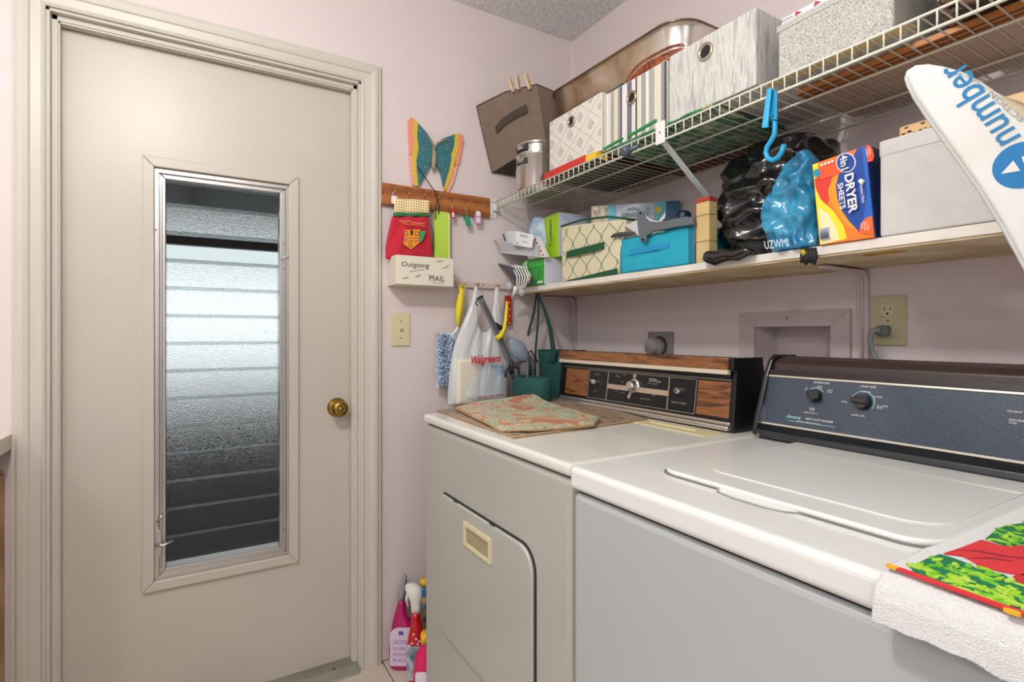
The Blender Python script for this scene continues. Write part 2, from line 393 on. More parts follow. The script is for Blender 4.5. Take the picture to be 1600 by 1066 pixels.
# threshold
b = MB(); P = [(.030, 0), (.026, .006), (-.004, .020), (-.030, .024), (-.10, .024), (-.12, .0)]
b.loft([[V(x, y, z) for x, z in P] for y in (DY0+.013, DY1-.013)])
t = struct(b.build('trim_5', mat('#aaa89f', .42, .75, var=.35, vs_=9, var_col='#77726a'), bevel=.001, bseg=1))
b = MB(); b.lathe([(.004, 0), (.003, .0015)], V(-.010, -1.0, .021), UZ, 10); b.lathe([(.004, 0), (.003, .0015)], V(-.010, -1.35, .021), UZ, 10); b.build('screw', mat('#2a2826', .5, .5), t)
# small baseboard between casing and dryer: a thin caulked strip
struct(MB().box(0, .004, -.838, 0, 0, .006).build('baseboard_left', mat('#a39a8c', .7)))
# scuffs on the door (dirt patches with shape of their own)
def scuff_mat(col, a, sc, thr=.5, seed=0):
    m = bpy.data.materials.new('scuff'); m.use_nodes = True; nt = m.node_tree; p = nt.nodes['Principled BSDF']; p.inputs['Base Color'].default_value = lin(col); p.inputs['Roughness'].default_value = .6
    tc = nt.nodes.new('ShaderNodeTexCoord'); mp = nt.nodes.new('ShaderNodeMapping'); mp.inputs['Location'].default_value = (seed, seed, seed); n = nt.nodes.new('ShaderNodeTexNoise'); n.inputs['Scale'].default_value = sc; n.inputs['Detail'].default_value = 6
    g = nt.nodes.new('ShaderNodeTexGradient'); g.gradient_type = 'SPHERICAL'
    nt.links.new(tc.outputs['Object'], mp.inputs[0]); nt.links.new(mp.outputs[0], n.inputs['Vector'])
    mp2 = nt.nodes.new('ShaderNodeMapping'); mp2.inputs['Location'].default_value = (-1, -1, -1); mp2.inputs['Scale'].default_value = (2, 2, 2); nt.links.new(tc.outputs['Generated'], mp2.inputs[0]); nt.links.new(mp2.outputs[0], g.inputs[0])
    r = nt.nodes.new('ShaderNodeMapRange'); r.inputs[1].default_value = thr-.1; r.inputs[2].default_value = thr+.2; r.inputs[4].default_value = a
    nt.links.new(n.outputs['Fac'], r.inputs[0])
    mu = nt.nodes.new('ShaderNodeMath'); mu.operation = 'MULTIPLY'; nt.links.new(r.outputs[0], mu.inputs[0]); nt.links.new(g.outputs['Fac'], mu.inputs[1]); nt.links.new(mu.outputs[0], p.inputs['Alpha'])
    return m
for (ya, yb, za, zb, mm) in ((-1.35, -.93, .02, .16, scuff_mat('#6a6152', .8, 9, .38)), (-1.10, -.95, .25, .55, scuff_mat('#857a66', .6, 12, .45, 2)), (-1.72, -1.45, .02, .3, scuff_mat('#8d8473', .5, 14, .5, 4))):
    b = MB(); b.box(xd+.0004, xd+.0008, ya, yb, za, zb); b.build('scuff_mark', mm, D)
# ---------------------------------------------------------------- left counter and cabinet
t = thing('kitchen_cabinet', 'tan wooden base cabinet end under the cream counter left of the door', 'cabinet', (.33, -2.2, 0))
WOODC = ramp_mat('tan_wood', [(0, '#a77b4f'), (.5, '#b98d60'), (1, '#c79e72')], 3, .45, 'wave', (6, 6, .5), 3.)
b = MB(); b.box(.0, .60, -2.6, -1.834, .0, .806); b.build('body', WOODC, t)
MB().box(.03, .60, -2.6, -1.86, .806, .862).build('top_rail', WOODC, t, bevel=.001)
MB().box(.006, .05, -1.834, -1.829, .02, .80).build('end_stile', WOODC, t, bevel=.001)
b = MB(); b.box(.0, .62, -2.6, -1.815, .862, .902); o = b.build('countertop', mat('#d8cdb8', .4), None, bevel=.002)
rebase(o, (.32, -2.2, .864)); o['label'] = 'cream laminate countertop edge beside the left door casing'; o['category'] = 'countertop'

# ================================================================ DRYER
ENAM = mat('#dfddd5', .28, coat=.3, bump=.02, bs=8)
ENAM_SHADE = mat('#b5b4ad', .33, coat=.2, bump=.015, bs=6, var=.03, vs_=3)  # same enamel as the top, painted darker for the shaded front
DARKGAP = mat('#35332f', .8)
ZT = .914
t = thing('clothes_dryer', 'almond front-loading dryer with wood-grain console, left of the washer', 'dryer', (.68, -.46, 0))
dx0, dx1, dyf = .306, 1.052, -.800
b = MB(); b.box(dx0+.004, dx1-.004, dyf+.002, -.10, .03, .884); b.build('cabinet', ENAM_SHADE, t, bevel=.012, bseg=3)
b = MB(); b.box(dx0+.012, dx1-.012, dyf+.012, -.11, .0, .03); b.build('plinth', DARKGAP, t)
b = MB(); b.box(dx0, dx1, dyf-.004, -.10, .888, ZT); b.build('top_panel', ENAM, t, bevel=.010, bseg=4)
b = MB(); b.box(dx0+.012, dx1-.012, dyf+.010, -.11, .883, .889); b.build('gap', DARKGAP, t)
# door
b = MB(); b.prism(rrect(.452, .932, .315, .712, [.055, .012, .03, .055], 8), V(0, dyf+.0035, 0), UX, UZ, -.001, .0035)
b.build('door_gap', DARKGAP, t)
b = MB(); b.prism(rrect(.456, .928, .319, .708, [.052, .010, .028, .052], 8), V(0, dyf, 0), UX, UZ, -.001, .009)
dr = b.build('door', ENAM_SHADE, t, bevel=.006, bseg=4)
ALM = mat('#d8cfa9', .4)
b = MB(); fr = [(.611, .616), (.757, .616), (.757, .677), (.611, .677)]; inn = [(.622, .625), (.746, .625), (.746, .666), (.622, .666)]
for q in range(4):
    q2 = (q+1) % 4; b.prism([fr[q], fr[q2], inn[q2], inn[q]], V(0, dyf-.008, 0), UX, UZ, -.002, .006)
h = b.build('door_pull', ALM, dr, bevel=.001)
MB().box(.620, .748, dyf-.0095, dyf-.0085, .624, .668).build('pull_recess', mat('#a39a78', .6), dr)
for x in (.54, .745): MB().box(x, x+.02, dyf-.0092, dyf-.006, .7095, .7125).build('hinge_notch', DARKGAP, dr)
# lint filter cover
p = [onZ(986, 658, ZT+.001), onZ(1081, 681, ZT+.001), onZ(1114, 673, ZT+.001), onZ(1015, 651, ZT+.001)]
xa, xb = p[0].x, p[1].x+.02; ya, yb = -.362, -.292
b = MB(); b.box(xa, xb, ya, yb, ZT-.003, ZT+.002); lf = b.build('lint_cover', mat('#d6cb9c', .4), t, bevel=.001)
b = MB(); b.box(xa+.05, xb-.05, ya+.030, ya+.040, ZT+.002, ZT+.005); b.build('lip', mat('#e4dcb8', .35), lf, bevel=.001)
# console
WOOD = ramp_mat('walnut_print', [(.30, '#40251a'), (.42, '#6f4429'), (.52, '#966039'), (.60, '#7c4d2d'), (.72, '#a87042')], 2.6, .35, 'noise', (2.2, 6, 15), 1.4, coat=.2, detail=7)
cx0, cx1 = .280, 1.006
O = V(cx0, -.262, ZT+.004); U = UX; W = V(0, .13, 1).normalized(); CW = cx1-cx0
b = MB()
prof = [(-.262+.006, ZT+.001), (-.262+.028, 1.090), (-.262+.028, 1.097), (-.155, 1.097), (-.135, .99), (-.135, ZT+.001)]
b.loft([[V(x, y, z) for y, z in prof] for x in (cx0+.008, cx1-.008)]); con = b.build('console', mat('#131315', .4), t)
BLK = mat('#18181b', .3, bump=.05, bs=300)
for x in (cx0-.002, cx1-.004):
    b = MB(); b.loft([[V(xx, y, z) for y, z in [(-.268, ZT+.001), (-.256, 1.065), (-.268, 1.068), (-.268, 1.100), (-.150, 1.100), (-.150, 1.085), (-.130, 1.0), (-.130, ZT+.001)]] for xx in (x-.004, x+.008)])
    b.build('end_cap', BLK, con, bevel=.0015)
def F_(px, py): # point on console front -> (a,b)
    n = U.cross(W).normalized(); a, b_, c = _ray(px, py); d = V(a, b_, c); cm = V(CX, CY, CZ); k = (O-cm).dot(n)/d.dot(n); q = cm+d*k-O
    return q.dot(U), q.dot(W)
def strip(name, a0, a1, b0, b1, d0, d1, m, par=con, bev=0): return MB().fbox(O, U, W, a0, a1, b0, b1, d0, d1).build(name, m, par, bevel=bev, bseg=2)
strip('fascia', .008, CW-.008, .150, .180, .022, .034, WOOD, bev=.001)
strip('pale_strip', .008, CW-.008, .138, .150, .020, .032, mat('#cfc2ae', .35), bev=.001)
strip('recess_strip', .012, CW-.012, .128, .138, .005, .012, BLK)  # black recess below the pale strip
strip('thin_chrome_line', .012, CW-.012, .124, .127, .004, .010, mat('#9f9a8f', .3, .7))
strip('chrome_moulding', .006, CW-.006, .012, .021, 0, .013, mat('#cfc8bf', .25, .8), bev=.003)
strip('chrome_moulding', .006, CW-.006, -.001, .011, 0, .018, mat('#d8d0c6', .22, .8), bev=.004)
strip('black_face', .010, CW-.010, .022, .124, 0, .004, BLK)
a_w1, a_p1, a_p2, a_p3, a_w2 = F_(886, 600)[0], F_(921, 600)[0], F_(951, 600)[0], F_(1046, 615)[0], F_(1089, 620)[0]
strip('wood_panel', a_w1, a_p1-.004, .030, .120, .003, .006, WOOD); strip('wood_panel', a_w2+.006, CW-.014, .030, .120, .003, .006, WOOD)
LINE = mat('#a89f93', .4, .3)
def rim(a0, a1, b0=.027, b1=.121, w_=.0016):
    b = MB()
    for q in ((a0, a1, b0, b0+w_), (a0, a1, b1-w_, b1), (a0, a0+w_, b0, b1), (a1-w_, a1, b0, b1)): b.fbox(O, U, W, *q, .004, .0055)
    return b
b = rim(a_p1, a_p2); b2 = rim(a_p2, a_p3); b3 = rim(a_p3, a_w2)
for q in (b2, b3): b.add(q.v, q.f)
b.mi = [0]*len(b.f); b.build('panel_outline', LINE, con)
strip('stripe', a_p2+.002, a_p3-.002, .066, .081, .004, .0052, mat('#b39d8a', .4))
nW = U.cross(W).normalized()
def PT(a, b_, d=0): return O+U*a+W*b_+nW*d
def knob(a, b_, r, hgt, par, m, name='dial', ridges=0):
    o = MB().lathe([(r, 0), (r*.98, hgt*.5), (r*.86, hgt*.9), (r*.7, hgt)], PT(a, b_, .004), nW, 32).build(name, m, par, smooth=True, auto=.7)
    return o
a1, b1 = F_(933, 597); a2, b2_ = F_(993, 603); a3, b3_ = F_(1063, 611)
knob(a1, b1, .015, .002, con, BLK, 'dial_plate')
d1 = knob(a1, b1, .010, .016, con, CHROME, 'small_dial'); MB().fbox(PT(a1, b1, .016), (U-W*.5).normalized(), (W+U*.5).normalized(), -.012, .004, -.003, .003, 0, .006).build('pointer', CHROME, d1, bevel=.001)
d2 = knob(a2, b2_, .024, .008, con, CHROME, 'timer_skirt'); knob(a2, b2_, .0165, .024, d2, CHROME, 'timer_knob'); 
MB().fbox(PT(a2, b2_, .026), U, W, -.008, .008, -.002, .004, 0, .003).build('grip', mat('#a89a90', .4), d2)
M_ = mat('#b39d8a', .4); b = MB(); b.fbox(PT(a2-.003, b2_, 0), (U*.45+W).normalized(), (W*.45-U).normalized(), -.044, -.02, -.005, .005, .004, .006); b.build('dial_marker', M_, con)
MB().fbox(PT(a2-.002, b2_, 0), W, -U, .02, .036, -.005, .005, .004, .006).build('dial_marker', M_, con)
knob(a3, b3_, .013, .003, con, BLK, 'button_seat'); knob(a3, b3_, .0105, .015, con, CHROME, 'start_button')
TW = mat('#b9b4aa', .5); WT = mat('#eeeae2', .5)
def ctext(s, px, py, h, wd=None, m=TW, **k):
    a, b_ = F_(px, py); text(s, con, PT(a, b_, .0056), U, W, h, m, width=wd, **k)
ctext('PUSH TO START', 1063, 630, .0042, .052); ctext('HEAVY DUTY', 1117, 618, .0042, .066, WT, space=1.3, shear=.2); ctext('Kenmore', 903, 592, .005, .030, WT, shear=.2)
ctext('Fabric Master', 935, 585, .004, .030); ctext('TIMED', 932, 611, .003, .014); ctext('AIR\nTIMED', 968, 588, .008, .020); ctext('PERM PRESS\nCOTTON STURDY', 1026, 595, .009, .048, WT)
ctext('KNIT  DELICATE', 1022, 600, .003, .040); ctext('AIR', 965, 611, .003, .008); ctext('FLUFF UP', 974, 614, .003, .024); ctext('TOUCH UP', 1024, 618, .0035, .018); ctext('OFF', 975, 597, .003, .010); ctext('WRINKLE GUARD', 1010, 624, .003, .040); ctext('LESS DRY', 978, 586, .003, .014)

# ================================================================ WASHER
ENW = mat('#e4e5e2', .25, coat=.35, bump=.02, bs=8); ENW_SHADE = mat('#b3b7b8', .33, coat=.2, bump=.015, bs=6)  # second one: the same white enamel with the front's shade in its colour
t = thing('washing_machine', 'white top-loading washer with speckled blue-black console, right of the dryer', 'washer', (1.4, -.46, 0))
wx0, wx1, wyf = 1.058, 1.746, -.806
b = MB(); b.box(wx0+.004, wx1-.004, wyf+.003, -.10, .02, .866); b.build('cabinet', ENW_SHADE, t, bevel=.012, bseg=3)
b = MB(); b.box(wx0+.012, wx1-.012, wyf+.012, -.11, .862, .872); b.build('gap', DARKGAP, t)
# top deck with a shallow opening round the lid
lx0, lx1, ly0, ly1 = 1.172, 1.592, -.700, -.272
b = MB(); b.box(wx0, wx1, wyf-.004, -.10, .871, ZT); b.build('top_panel', ENW, t, bevel=.011, bseg=4)
b = MB(); b.prism(rrect(lx0-.004, lx1+.004, ly0-.004, ly1+.003, [.004, .004, .045, .045], 8), V(0, 0, ZT), UX, UY, 0, .0012); b.build('lid_gap', mat('#77776f', .7), t)
b = MB(); b.prism(rrect(lx0, lx1, ly0, ly1, [.004, .004, .042, .042], 8), V(0, 0, ZT), UX, UY, .0, .009); lid = b.build('lid', ENW, t, bevel=.006, bseg=4)
b = MB(); b.prism(rrect(lx0+.045, lx1-.02, ly0+.06, ly1-.03, .05, 8), V(0, 0, ZT+.0085), UX, UY, 0, .0022); b.build('lid_panel', ENW, lid, bevel=.0018, bseg=3)
b = MB(); b.prism([(1.300, -.700), (1.312, -.716), (1.345, -.724), (1.395, -.724), (1.425, -.716), (1.440, -.700)], V(0, 0, ZT), UX, UY, .0002, .0016); b.build('finger_notch', mat('#9a9a94', .6), lid)
b = MB(); b.prism([(1.304, -.6985), (1.316, -.713), (1.345, -.7195), (1.395, -.7195), (1.421, -.713), (1.434, -.6985)], V(0, 0, ZT), UX, UY, .0012, .0022); b.build('notch_floor', ENW, lid, bevel=.0008)
b = MB(); b.prism(ngon(lx0+.006, ly1+.002, .004, n=12), V(0, 0, ZT), UX, UY, .009, .011); b.build('hinge_pin', mat('#26231f', .6), lid)
text('HEAVY DUTY WASHER', lid, V(1.30, -.345, ZT+.0112), UX, UY, .006, mat('#c3ccd0', .5), width=.09)
# backsplash / console
b = MB(); prof = [(-.262, ZT+.002), (-.262, .934), (-.262+.014, .945), (-.216, 1.062), (-.205, 1.066), (-.200, 1.088), (-.186, 1.100), (-.150, 1.106), (-.110, 1.104), (-.100, 1.08), (-.100, ZT+.002)]
cwx0, cwx1 = 1.064, 1.742
b.loft([[V(x, y, z) for y, z in prof] for x in (cwx0+.008, cwx1-.008)])
NAVY = mat('#141a21', .32, bump=.08, bs=60, coat=.3); BRN = mat('#3b2c2a', .38, bump=.1, bs=120)
con2 = b.build('console', BRN, t, bevel=.003, bseg=2)
for x in (cwx0-.004, cwx1-.008):
    b = MB(); b.loft([[V(xx, y, z) for y, z in [(-.270, ZT+.012), (-.266, .945), (-.226, 1.060), (-.206, 1.098), (-.188, 1.110), (-.105, 1.108), (-.095, 1.08), (-.095, ZT+.004), (-.262, ZT+.004)]] for xx in (x, x+.012)])
    b.build('end_cap', NAVY, con2, bevel=.003)
O = V(cwx0+.008, -.262+.015, .946); W = V(0, .0325, .116).normalized(); nW = UX.cross(W).normalized(); CW = cwx1-cwx0-.016; PH = .1205
b = MB(); b.loft([[V(x, y, z) for y, z in [(-.270, ZT+.006), (-.276, .924), (-.272, .936), (-.254, .9455), (-.24, .944), (-.24, ZT+.006)]] for x in (cwx0+.006, cwx1-.008)]); b.build('base_moulding', NAVY, con2, bevel=.002, bseg=2)
SPK = ramp_mat('speckled_navy', [(.25, '#121b25'), (.45, '#202e3c'), (.58, '#31455a'), (.75, '#4a6076')], 700, .34, 'noise', coat=.7, detail=2)
MB().fbox(O, UX, W, .0, CW, .004, PH-.005, .0, .003).build('control_panel', SPK, con2)
for b0 in (.0, PH-.006): MB().fbox(O, UX, W, .0, CW, b0, b0+.005, .0, .006).build('chrome_line', mat('#d6d2c4', .25, .7), con2, bevel=.001)
MB().fbox(O, UX, W, .0, CW, PH, PH+.012, -.004, .004).build('upper_recess', mat('#1f1413', .4), con2)
U = UX
AQ = mat('#9fd8e2', .5)
def wdial(px, py, r, ang):
    a, b_ = F_(px, py)
    k = MB().lathe([(r*1.05, 0), (r, .003), (r*.96, .010), (r*.9, .0125)], PT(a, b_, .003), nW, 32).build('dial', mat('#0b0e12', .2, coat=.5), con2, smooth=True, auto=.7)
    u2 = (U*math.cos(ang)+W*math.sin(ang)).normalized(); v2 = nW.cross(u2)
    MB().fbox(PT(a, b_, .014), u2, v2, -r*.95, r*.9, -r*.33, r*.33, 0, .010).build('grip', mat('#0b0e12', .2, coat=.5), k, bevel=.002, bseg=3)
    return a, b_
a, b_ = wdial(1275, 620, .0145, 2.3)
MB().tube([PT(a+.0195*math.cos(q), b_+.0195*math.sin(q), .0035) for q in [math.radians(35+10*i) for i in range(12)]], .0009, 6).build('dial_arc', AQ, con2)
c_, d_ = wdial(1349, 629, .0165, 3.1)
MB().tube([PT(c_+.0225*math.cos(q), d_+.0225*math.sin(q), .0035) for q in [math.radians(-35+10*i) for i in range(22)]], .0009, 6).build('dial_arc', AQ, con2)
def wtext(s, px, py, h, wd, m=WT, **k):
    a, b_ = F_(px, py); text(s, con2, PT(a, b_, .0036), U, W, h, m, width=wd, **k)
wtext('TEMPERATURE', 1285, 599, .004, .036, shear=.2); wtext('LOAD SIZE', 1358, 605, .0042, .030, shear=.2)
wtext('WARM\nCOLD', 1282, 606, .007, .011); wtext('HOT\nCOLD', 1263, 609, .0065, .010); wtext('COLD\nCOLD', 1298, 612, .007, .011)
wtext('WARM\nWARM', 1270, 640, .007, .012); wtext('RINSE ONLY 4', 1268, 646, .0028, .030); wtext('HEAVY DUTY WASHER', 1281, 657.5, .0045, .060, shear=.2)
wtext('Amana', 1241, 652, .008, .034, AQ, shear=.35, bold=.01); wtext('EXTRA CAPACITY PLUS', 1264, 661, .003, .050); wtext('MEDIUM', 1354, 613, .003, .017)
a, b_ = F_(1266, 662); MB().fbox(O, U, W, a-.05, a+.055, b_-.0008, b_, .003, .0036).build('underline', AQ, con2)
wtext('LARGE', 1374, 621, .003, .014); wtext('SMALL', 1321, 628.5, .003, .013); wtext('EX. LARGE\nRESET', 1380, 637, .007, .020); wtext('WATER LEVEL', 1342, 650, .0032, .026)
wtext('COOL BRIGHT', 1587, 644, .003, .020); wtext('EXTRA RINSE\nCYCLE', 1590, 660, .008, .020)
text('NORMAL', con2, PT(.60, .07, .0036), U, W, .004, WT); wdial(1500+420, 720, .02, 1.2) if False else None
k = MB().lathe([(.030, 0), (.029, .006), (.022, .008), (.020, .024), (.017, .026)], PT(.565, .058, .003), nW, 32).build('timer_dial', mat('#0b0e12', .2, coat=.5), con2, smooth=True, auto=.7)
b = MB(); b.lathe([(.0025, 0), (.002, .001)], V(cwx0+.018, -.2765, .925), -UY, 10); b.build('screw', CHROME, con2)
# ================================================================ THINGS ON THE DOOR WALL (plane x = 0)
def wallpoly(pts, x, ox, oy, sc):   # crop coordinates -> (y, z) on the wall
    return [(lambda q: (q.y, q.z))(onX(ox+a/sc, oy+b_/sc, x)) for a, b_ in pts]
def glitter(h, d, s=260):
    return ramp_mat('glitter', [(0, d), (.45, h), (.62, h), (.75, '#f4f6ee')], s, .35, 'noise', bump=.5)
t = thing('wall_butterfly', 'glittery teal butterfly plaque with yellow and coral wing edges above the key rack', 'wall decoration', (0, -.64, 1.80))
Z_ = V(0, 0, 0)
def plate(name, pts, m, d0, d1):
    if 'band' in name or 'edge' in name:
        out = []
        for (a, b_), (c, d) in zip(pts, pts[1:]+pts[:1]):
            n_ = max(1, int(math.hypot(c-a, d-b_)/12)); out += [(a+(c-a)*k/n_+2.6*math.sin((b_+(d-b_)*k/n_)*.23), b_+(d-b_)*k/n_) for k in range(n_)]
        pts = out
    return MB().prism(wallpoly(pts, .012, 580, 160, 3.332), Z_, UY, UZ, d0, d1).build(name, m, t, bevel=.0012, bseg=2)
TEAL = glitter('#2c6f78', '#1d4a5c'); YEL = glitter('#d6b93a', '#b8962c'); COR = glitter('#ec8f78', '#e2795f'); PNK = glitter('#efa79b', '#e58f86'); GLD = glitter('#9a8770', '#6f604c')
plate('wing', [(245, 108), (290, 160), (318, 210), (320, 300), (305, 330), (270, 400), (246, 436), (240, 370), (236, 300), (248, 240), (240, 180)], TEAL, .003, .014)
plate('wing', [(336, 222), (370, 190), (435, 166), (430, 230), (415, 270), (418, 290), (405, 350), (378, 442), (365, 380), (345, 330), (333, 300)], TEAL, .003, .014)
plate('wing_band', [(222, 82), (245, 108), (240, 180), (248, 240), (236, 300), (240, 370), (246, 436), (228, 436), (215, 350), (214, 275), (224, 200), (218, 140)], YEL, .002, .012)
plate('wing_band', [(435, 166), (461, 162), (456, 240), (440, 290), (432, 340), (415, 400), (396, 450), (380, 462), (378, 442), (405, 350), (418, 290), (415, 270), (430, 230)], YEL, .002, .012)
plate('wing_edge', [(205, 75), (222, 82), (218, 140), (224, 200), (214, 275), (201, 270), (196, 170), (194, 100)], COR, .001, .010)
plate('wing_edge', [(461, 162), (478, 168), (483, 200), (471, 270), (461, 322), (441, 330), (440, 290), (456, 240)], COR, .001, .010)
plate('lower_wing_edge', [(199, 273), (214, 275), (215, 350), (228, 436), (214, 425), (203, 350)], PNK, .001, .009)
plate('lower_wing_edge', [(457, 325), (437, 400), (421, 440), (406, 470), (390, 462), (396, 450), (415, 400), (432, 340), (440, 330)], PNK, .001, .009)
pb = wallpoly([(325, 232), (330, 270), (328, 300), (326, 335), (322, 358)], .02, 580, 160, 3.332)
MB().tube([V(.018, y, z) for y, z in pb], [.004, .009, .0095, .008, .002], 12).build('body', GLD, t, smooth=True)
for q in ([(326, 240), (316, 205), (300, 178), (290, 160)], [(328, 240), (345, 213), (375, 198), (405, 192), (410, 204)]):
    MB().tube([V(.017, y, z) for y, z in wallpoly(q, .017, 580, 160, 3.332)], [.0045, .004, .0035, .002, .0015][:len(q)], 8).build('antenna', GLD, t, smooth=True)
# key rack
RK = ramp_mat('orange_pine', [(0, '#8a4e26'), (.5, '#a4622e'), (1, '#b06c34')], 2, .35, 'wave', (3, .8, 3), 3.5, coat=.2)
t = thing('key_rack', 'orange-brown wooden key rack board with brass hooks right of the door', 'key rack', (0, -.625, 1.62))
MB().box(0, .018, -.846, -.412, 1.615, 1.692).build('board', RK, t, bevel=.002)
HK = mat('#b99a54', .3, .9)
hk_px = [(614, 297), (637, 302), (660, 304), (683, 307), (705, 318), (726, 320), (744, 324)]
hk = []
for (px, py) in hk_px:
    q = onX(px, py, .02); hk.append(q)
    MB().tube([q+V(-.003, 0, .006), q+V(.010, 0, .006), q+V(.017, 0, -.001), q+V(.014, 0, -.009), q+V(.020, 0, -.014), q+V(.027, 0, -.007)], .0016, 8).build('hook', HK, t, smooth=True)
    b = MB(); z0 = q.z+.018
    b.tube([V(.0185, q.y-.012+.004*i, z0+.002*((i % 2)*2-1)*(1 if i < 5 else .4)) for i in range(7)], .0009, 5); b.build('pencilled_name', mat('#3a2415', .8), t)
for y in (-.838, -.424): MB().lathe([(.003, 0), (.002, .001)], V(.018, y, 1.655), UX, 10).build('screw', mat('#4d3a28', .5, .5), t)
# keys
def ring(c, r, m, par, name='ring'): 
    return MB().tube([Vector(c)+V(0, r*math.cos(a), r*math.sin(a)) for a in [2*PI*i/14 for i in range(14)]], .0009, 6, closed=True).build(name, m, par, smooth=True)
def fob(i, label, hexc, w_, h_, drop, tilt=0., extra=None):
    q = hk[i]; t = thing('key_fob', label, 'key', (q.x+.014, q.y, q.z-.012), (tilt, 0, 0))
    M = mat(hexc, .35)
    MB().tube([V(0, .005*math.cos(a), -.004+.0075*math.sin(a)) for a in [2*PI*k/14 for k in range(14)]], .0009, 6, closed=True).build('ring', CHROME, t, smooth=True, local=True)
    MB().tube([V(0, 0, -.011), V(0, 0, -drop)], .0008, 6).build('chain', CHROME, t, local=True)
    b = MB(); b.prism(rrect(-w_/2, w_/2, -drop-h_, -drop, .004), Z_, UY, UZ, -.002, .003); b.build('tag', M, t, bevel=.0008, local=True)
    b = MB(); b.prism(rrect(-w_*.3, w_*.3, -drop-h_*.85, -drop-h_*.35, .002), Z_, UY, UZ, .003, .0035); b.build('window', mat('#e9dfe0' if extra != 'g' else '#2c8f6f', .4), t, local=True)
    if extra == 'disc':
        b = MB(); b.lathe([(.010, -.002), (.010, .004)], V(.002, 0, -drop+.004), UX, 20); d = b.build('disc', WHITE, t, local=True, bevel=.0008)
    if extra == 'g' or extra == 'disc':
        b = MB(); b.prism([(-.012, -.020), (-.004, -.018), (-.006, -.045), (-.010, -.05), (-.014, -.044)], Z_, UY, UZ, -.004, -.0025); b.build('key', mat('#a89a68', .3, 1.), t, local=True)
    return t
fob(0, 'white and pink flowered key tag on the leftmost hook of the rack', '#e6d9e6', .022, .028, .012)
fob(4, 'small red key tag on the rack hook right of the green booklet', '#b8202c', .016, .036, .012)
fob(5, 'green key tag with brass keys hanging tilted below the rack', '#1f9a78', .020, .036, .036, .12, 'g')
fob(6, 'lilac key tag with a round white disc on the last rack hook', '#c39bd2', .026, .034, .020, 0, 'disc')
# red pot holder bag, gingham band on top, hanging upside down
t = thing('pot_holder', 'red quilted pot holder with yellow gingham band hanging above the mail box', 'pot holder', (.03, -.73, 1.5))
RED = mat('#c3122f', .75, bump=.5, bs=160, sheen=.2)
def onb(px, py, x=.045): return onX(px, py, x)
top = (617, 671, 311); mid = (613, 671.5, 338); bot = (606, 677, 402)
def body_fn(u, v):
    # v: 0 top .. 1 bottom, u across
    py = 338+(404-338)*v; l = 613+(604-613)*min(1, v*1.3)**1; r = 671.5+(678-671.5)*v
    q = onb(l+(r-l)*u, py); return V(.038+.012*math.sin(PI*u)*(.4+.6*v)+.002*math.sin(u*17+v*5), q.y, q.z)
MB().sheet(body_fn, 16, 14).build('body', RED, t, smooth=True, solid=.012)
GING = ramp_mat('gingham_cloth', [(0, '#f6efcf'), (.5, '#e9c445'), (1, '#dba92a')], 1, .8)
def ging():
    m = bpy.data.materials.new('yellow_gingham'); m.use_nodes = True; nt = m.node_tree; p = nt.nodes['Principled BSDF']; p.inputs['Roughness'].default_value = .85
    tc = nt.nodes.new('ShaderNodeTexCoord'); outs = []
    for d in ('Y', 'Z'):
        wv = nt.nodes.new('ShaderNodeTexWave'); wv.bands_direction = d; wv.inputs['Scale'].default_value = 34; wv.wave_profile = 'SIN'; nt.links.new(tc.outputs['Object'], wv.inputs[0]); outs.append(wv)
    a = nt.nodes.new('ShaderNodeMath'); a.operation = 'ADD'; nt.links.new(outs[0].outputs['Fac'], a.inputs[0]); nt.links.new(outs[1].outputs['Fac'], a.inputs[1])
    h = nt.nodes.new('ShaderNodeMath'); h.operation = 'MULTIPLY'; h.inputs[1].default_value = .5; nt.links.new(a.outputs[0], h.inputs[0])
    r = nt.nodes.new('ShaderNodeValToRGB'); r.color_ramp.elements[0].color = lin('#f2ead0'); r.color_ramp.elements[1].color = lin('#cf9a1d'); r.color_ramp.elements[0].position = .3; r.color_ramp.elements[1].position = .8
    nt.links.new(h.outputs[0], r.inputs[0]); nt.links.new(r.outputs[0], p.inputs['Base Color']); return m
def band(l0, r0, y0_, l1, r1, y1_, x, name, m, th=.012):
    def fn(u, v):
        q = onb(l0+(r0-l0)*u+(l1-l0+(r1-l1-r0+l0)*u)*v, y0_+(y1_-y0_)*v+3*u*(1-v), x); return V(x+.002*math.sin(u*13), q.y, q.z)
    return MB().sheet(fn, 14, 4).build(name, m, t, smooth=True, solid=th)
band(617, 671, 310, 616, 671, 333, .043, 'gingham_band', ging()); band(616, 671, 332, 615, 671.5, 337.5, .046, 'green_trim', mat('#1c7a4a', .8), .014)
# house motif, upside down
def dec(pts, name, m, x=.0535, th=.0008, par=None):
    pp = [(lambda q: (q.y, q.z))(onb(a, b_, x)) for a, b_ in pts]
    return MB().prism(pp, Z_, UY, UZ, x, x+th).build(name, m, par or t)
def Z3(pts): return [(600+a/6.267, 290+b_/6.267) for a, b_ in pts]
dec(Z3([(200, 435), (355, 430), (345, 560), (265, 628), (190, 575)]), 'house_motif', mat('#e8961f', .8))
for (a, b_) in ((215, 465), (320, 470), (210, 520), (263, 528), (315, 530), (258, 582)):
    w1 = dec(Z3([(a-14, b_-18), (a+14, b_-18), (a+14, b_+18), (a-14, b_+18)]), 'window_motif', mat('#9c2030', .8), .0543)
    dec(Z3([(a-7, b_-9), (a+7, b_-9), (a+7, b_+9), (a-7, b_+9)]), 'window_light', mat('#f0d9a8', .8), .0552)
dec(Z3([(258, 438), (286, 438), (284, 485), (258, 485)]), 'door_motif', mat('#4a3020', .8), .0545)
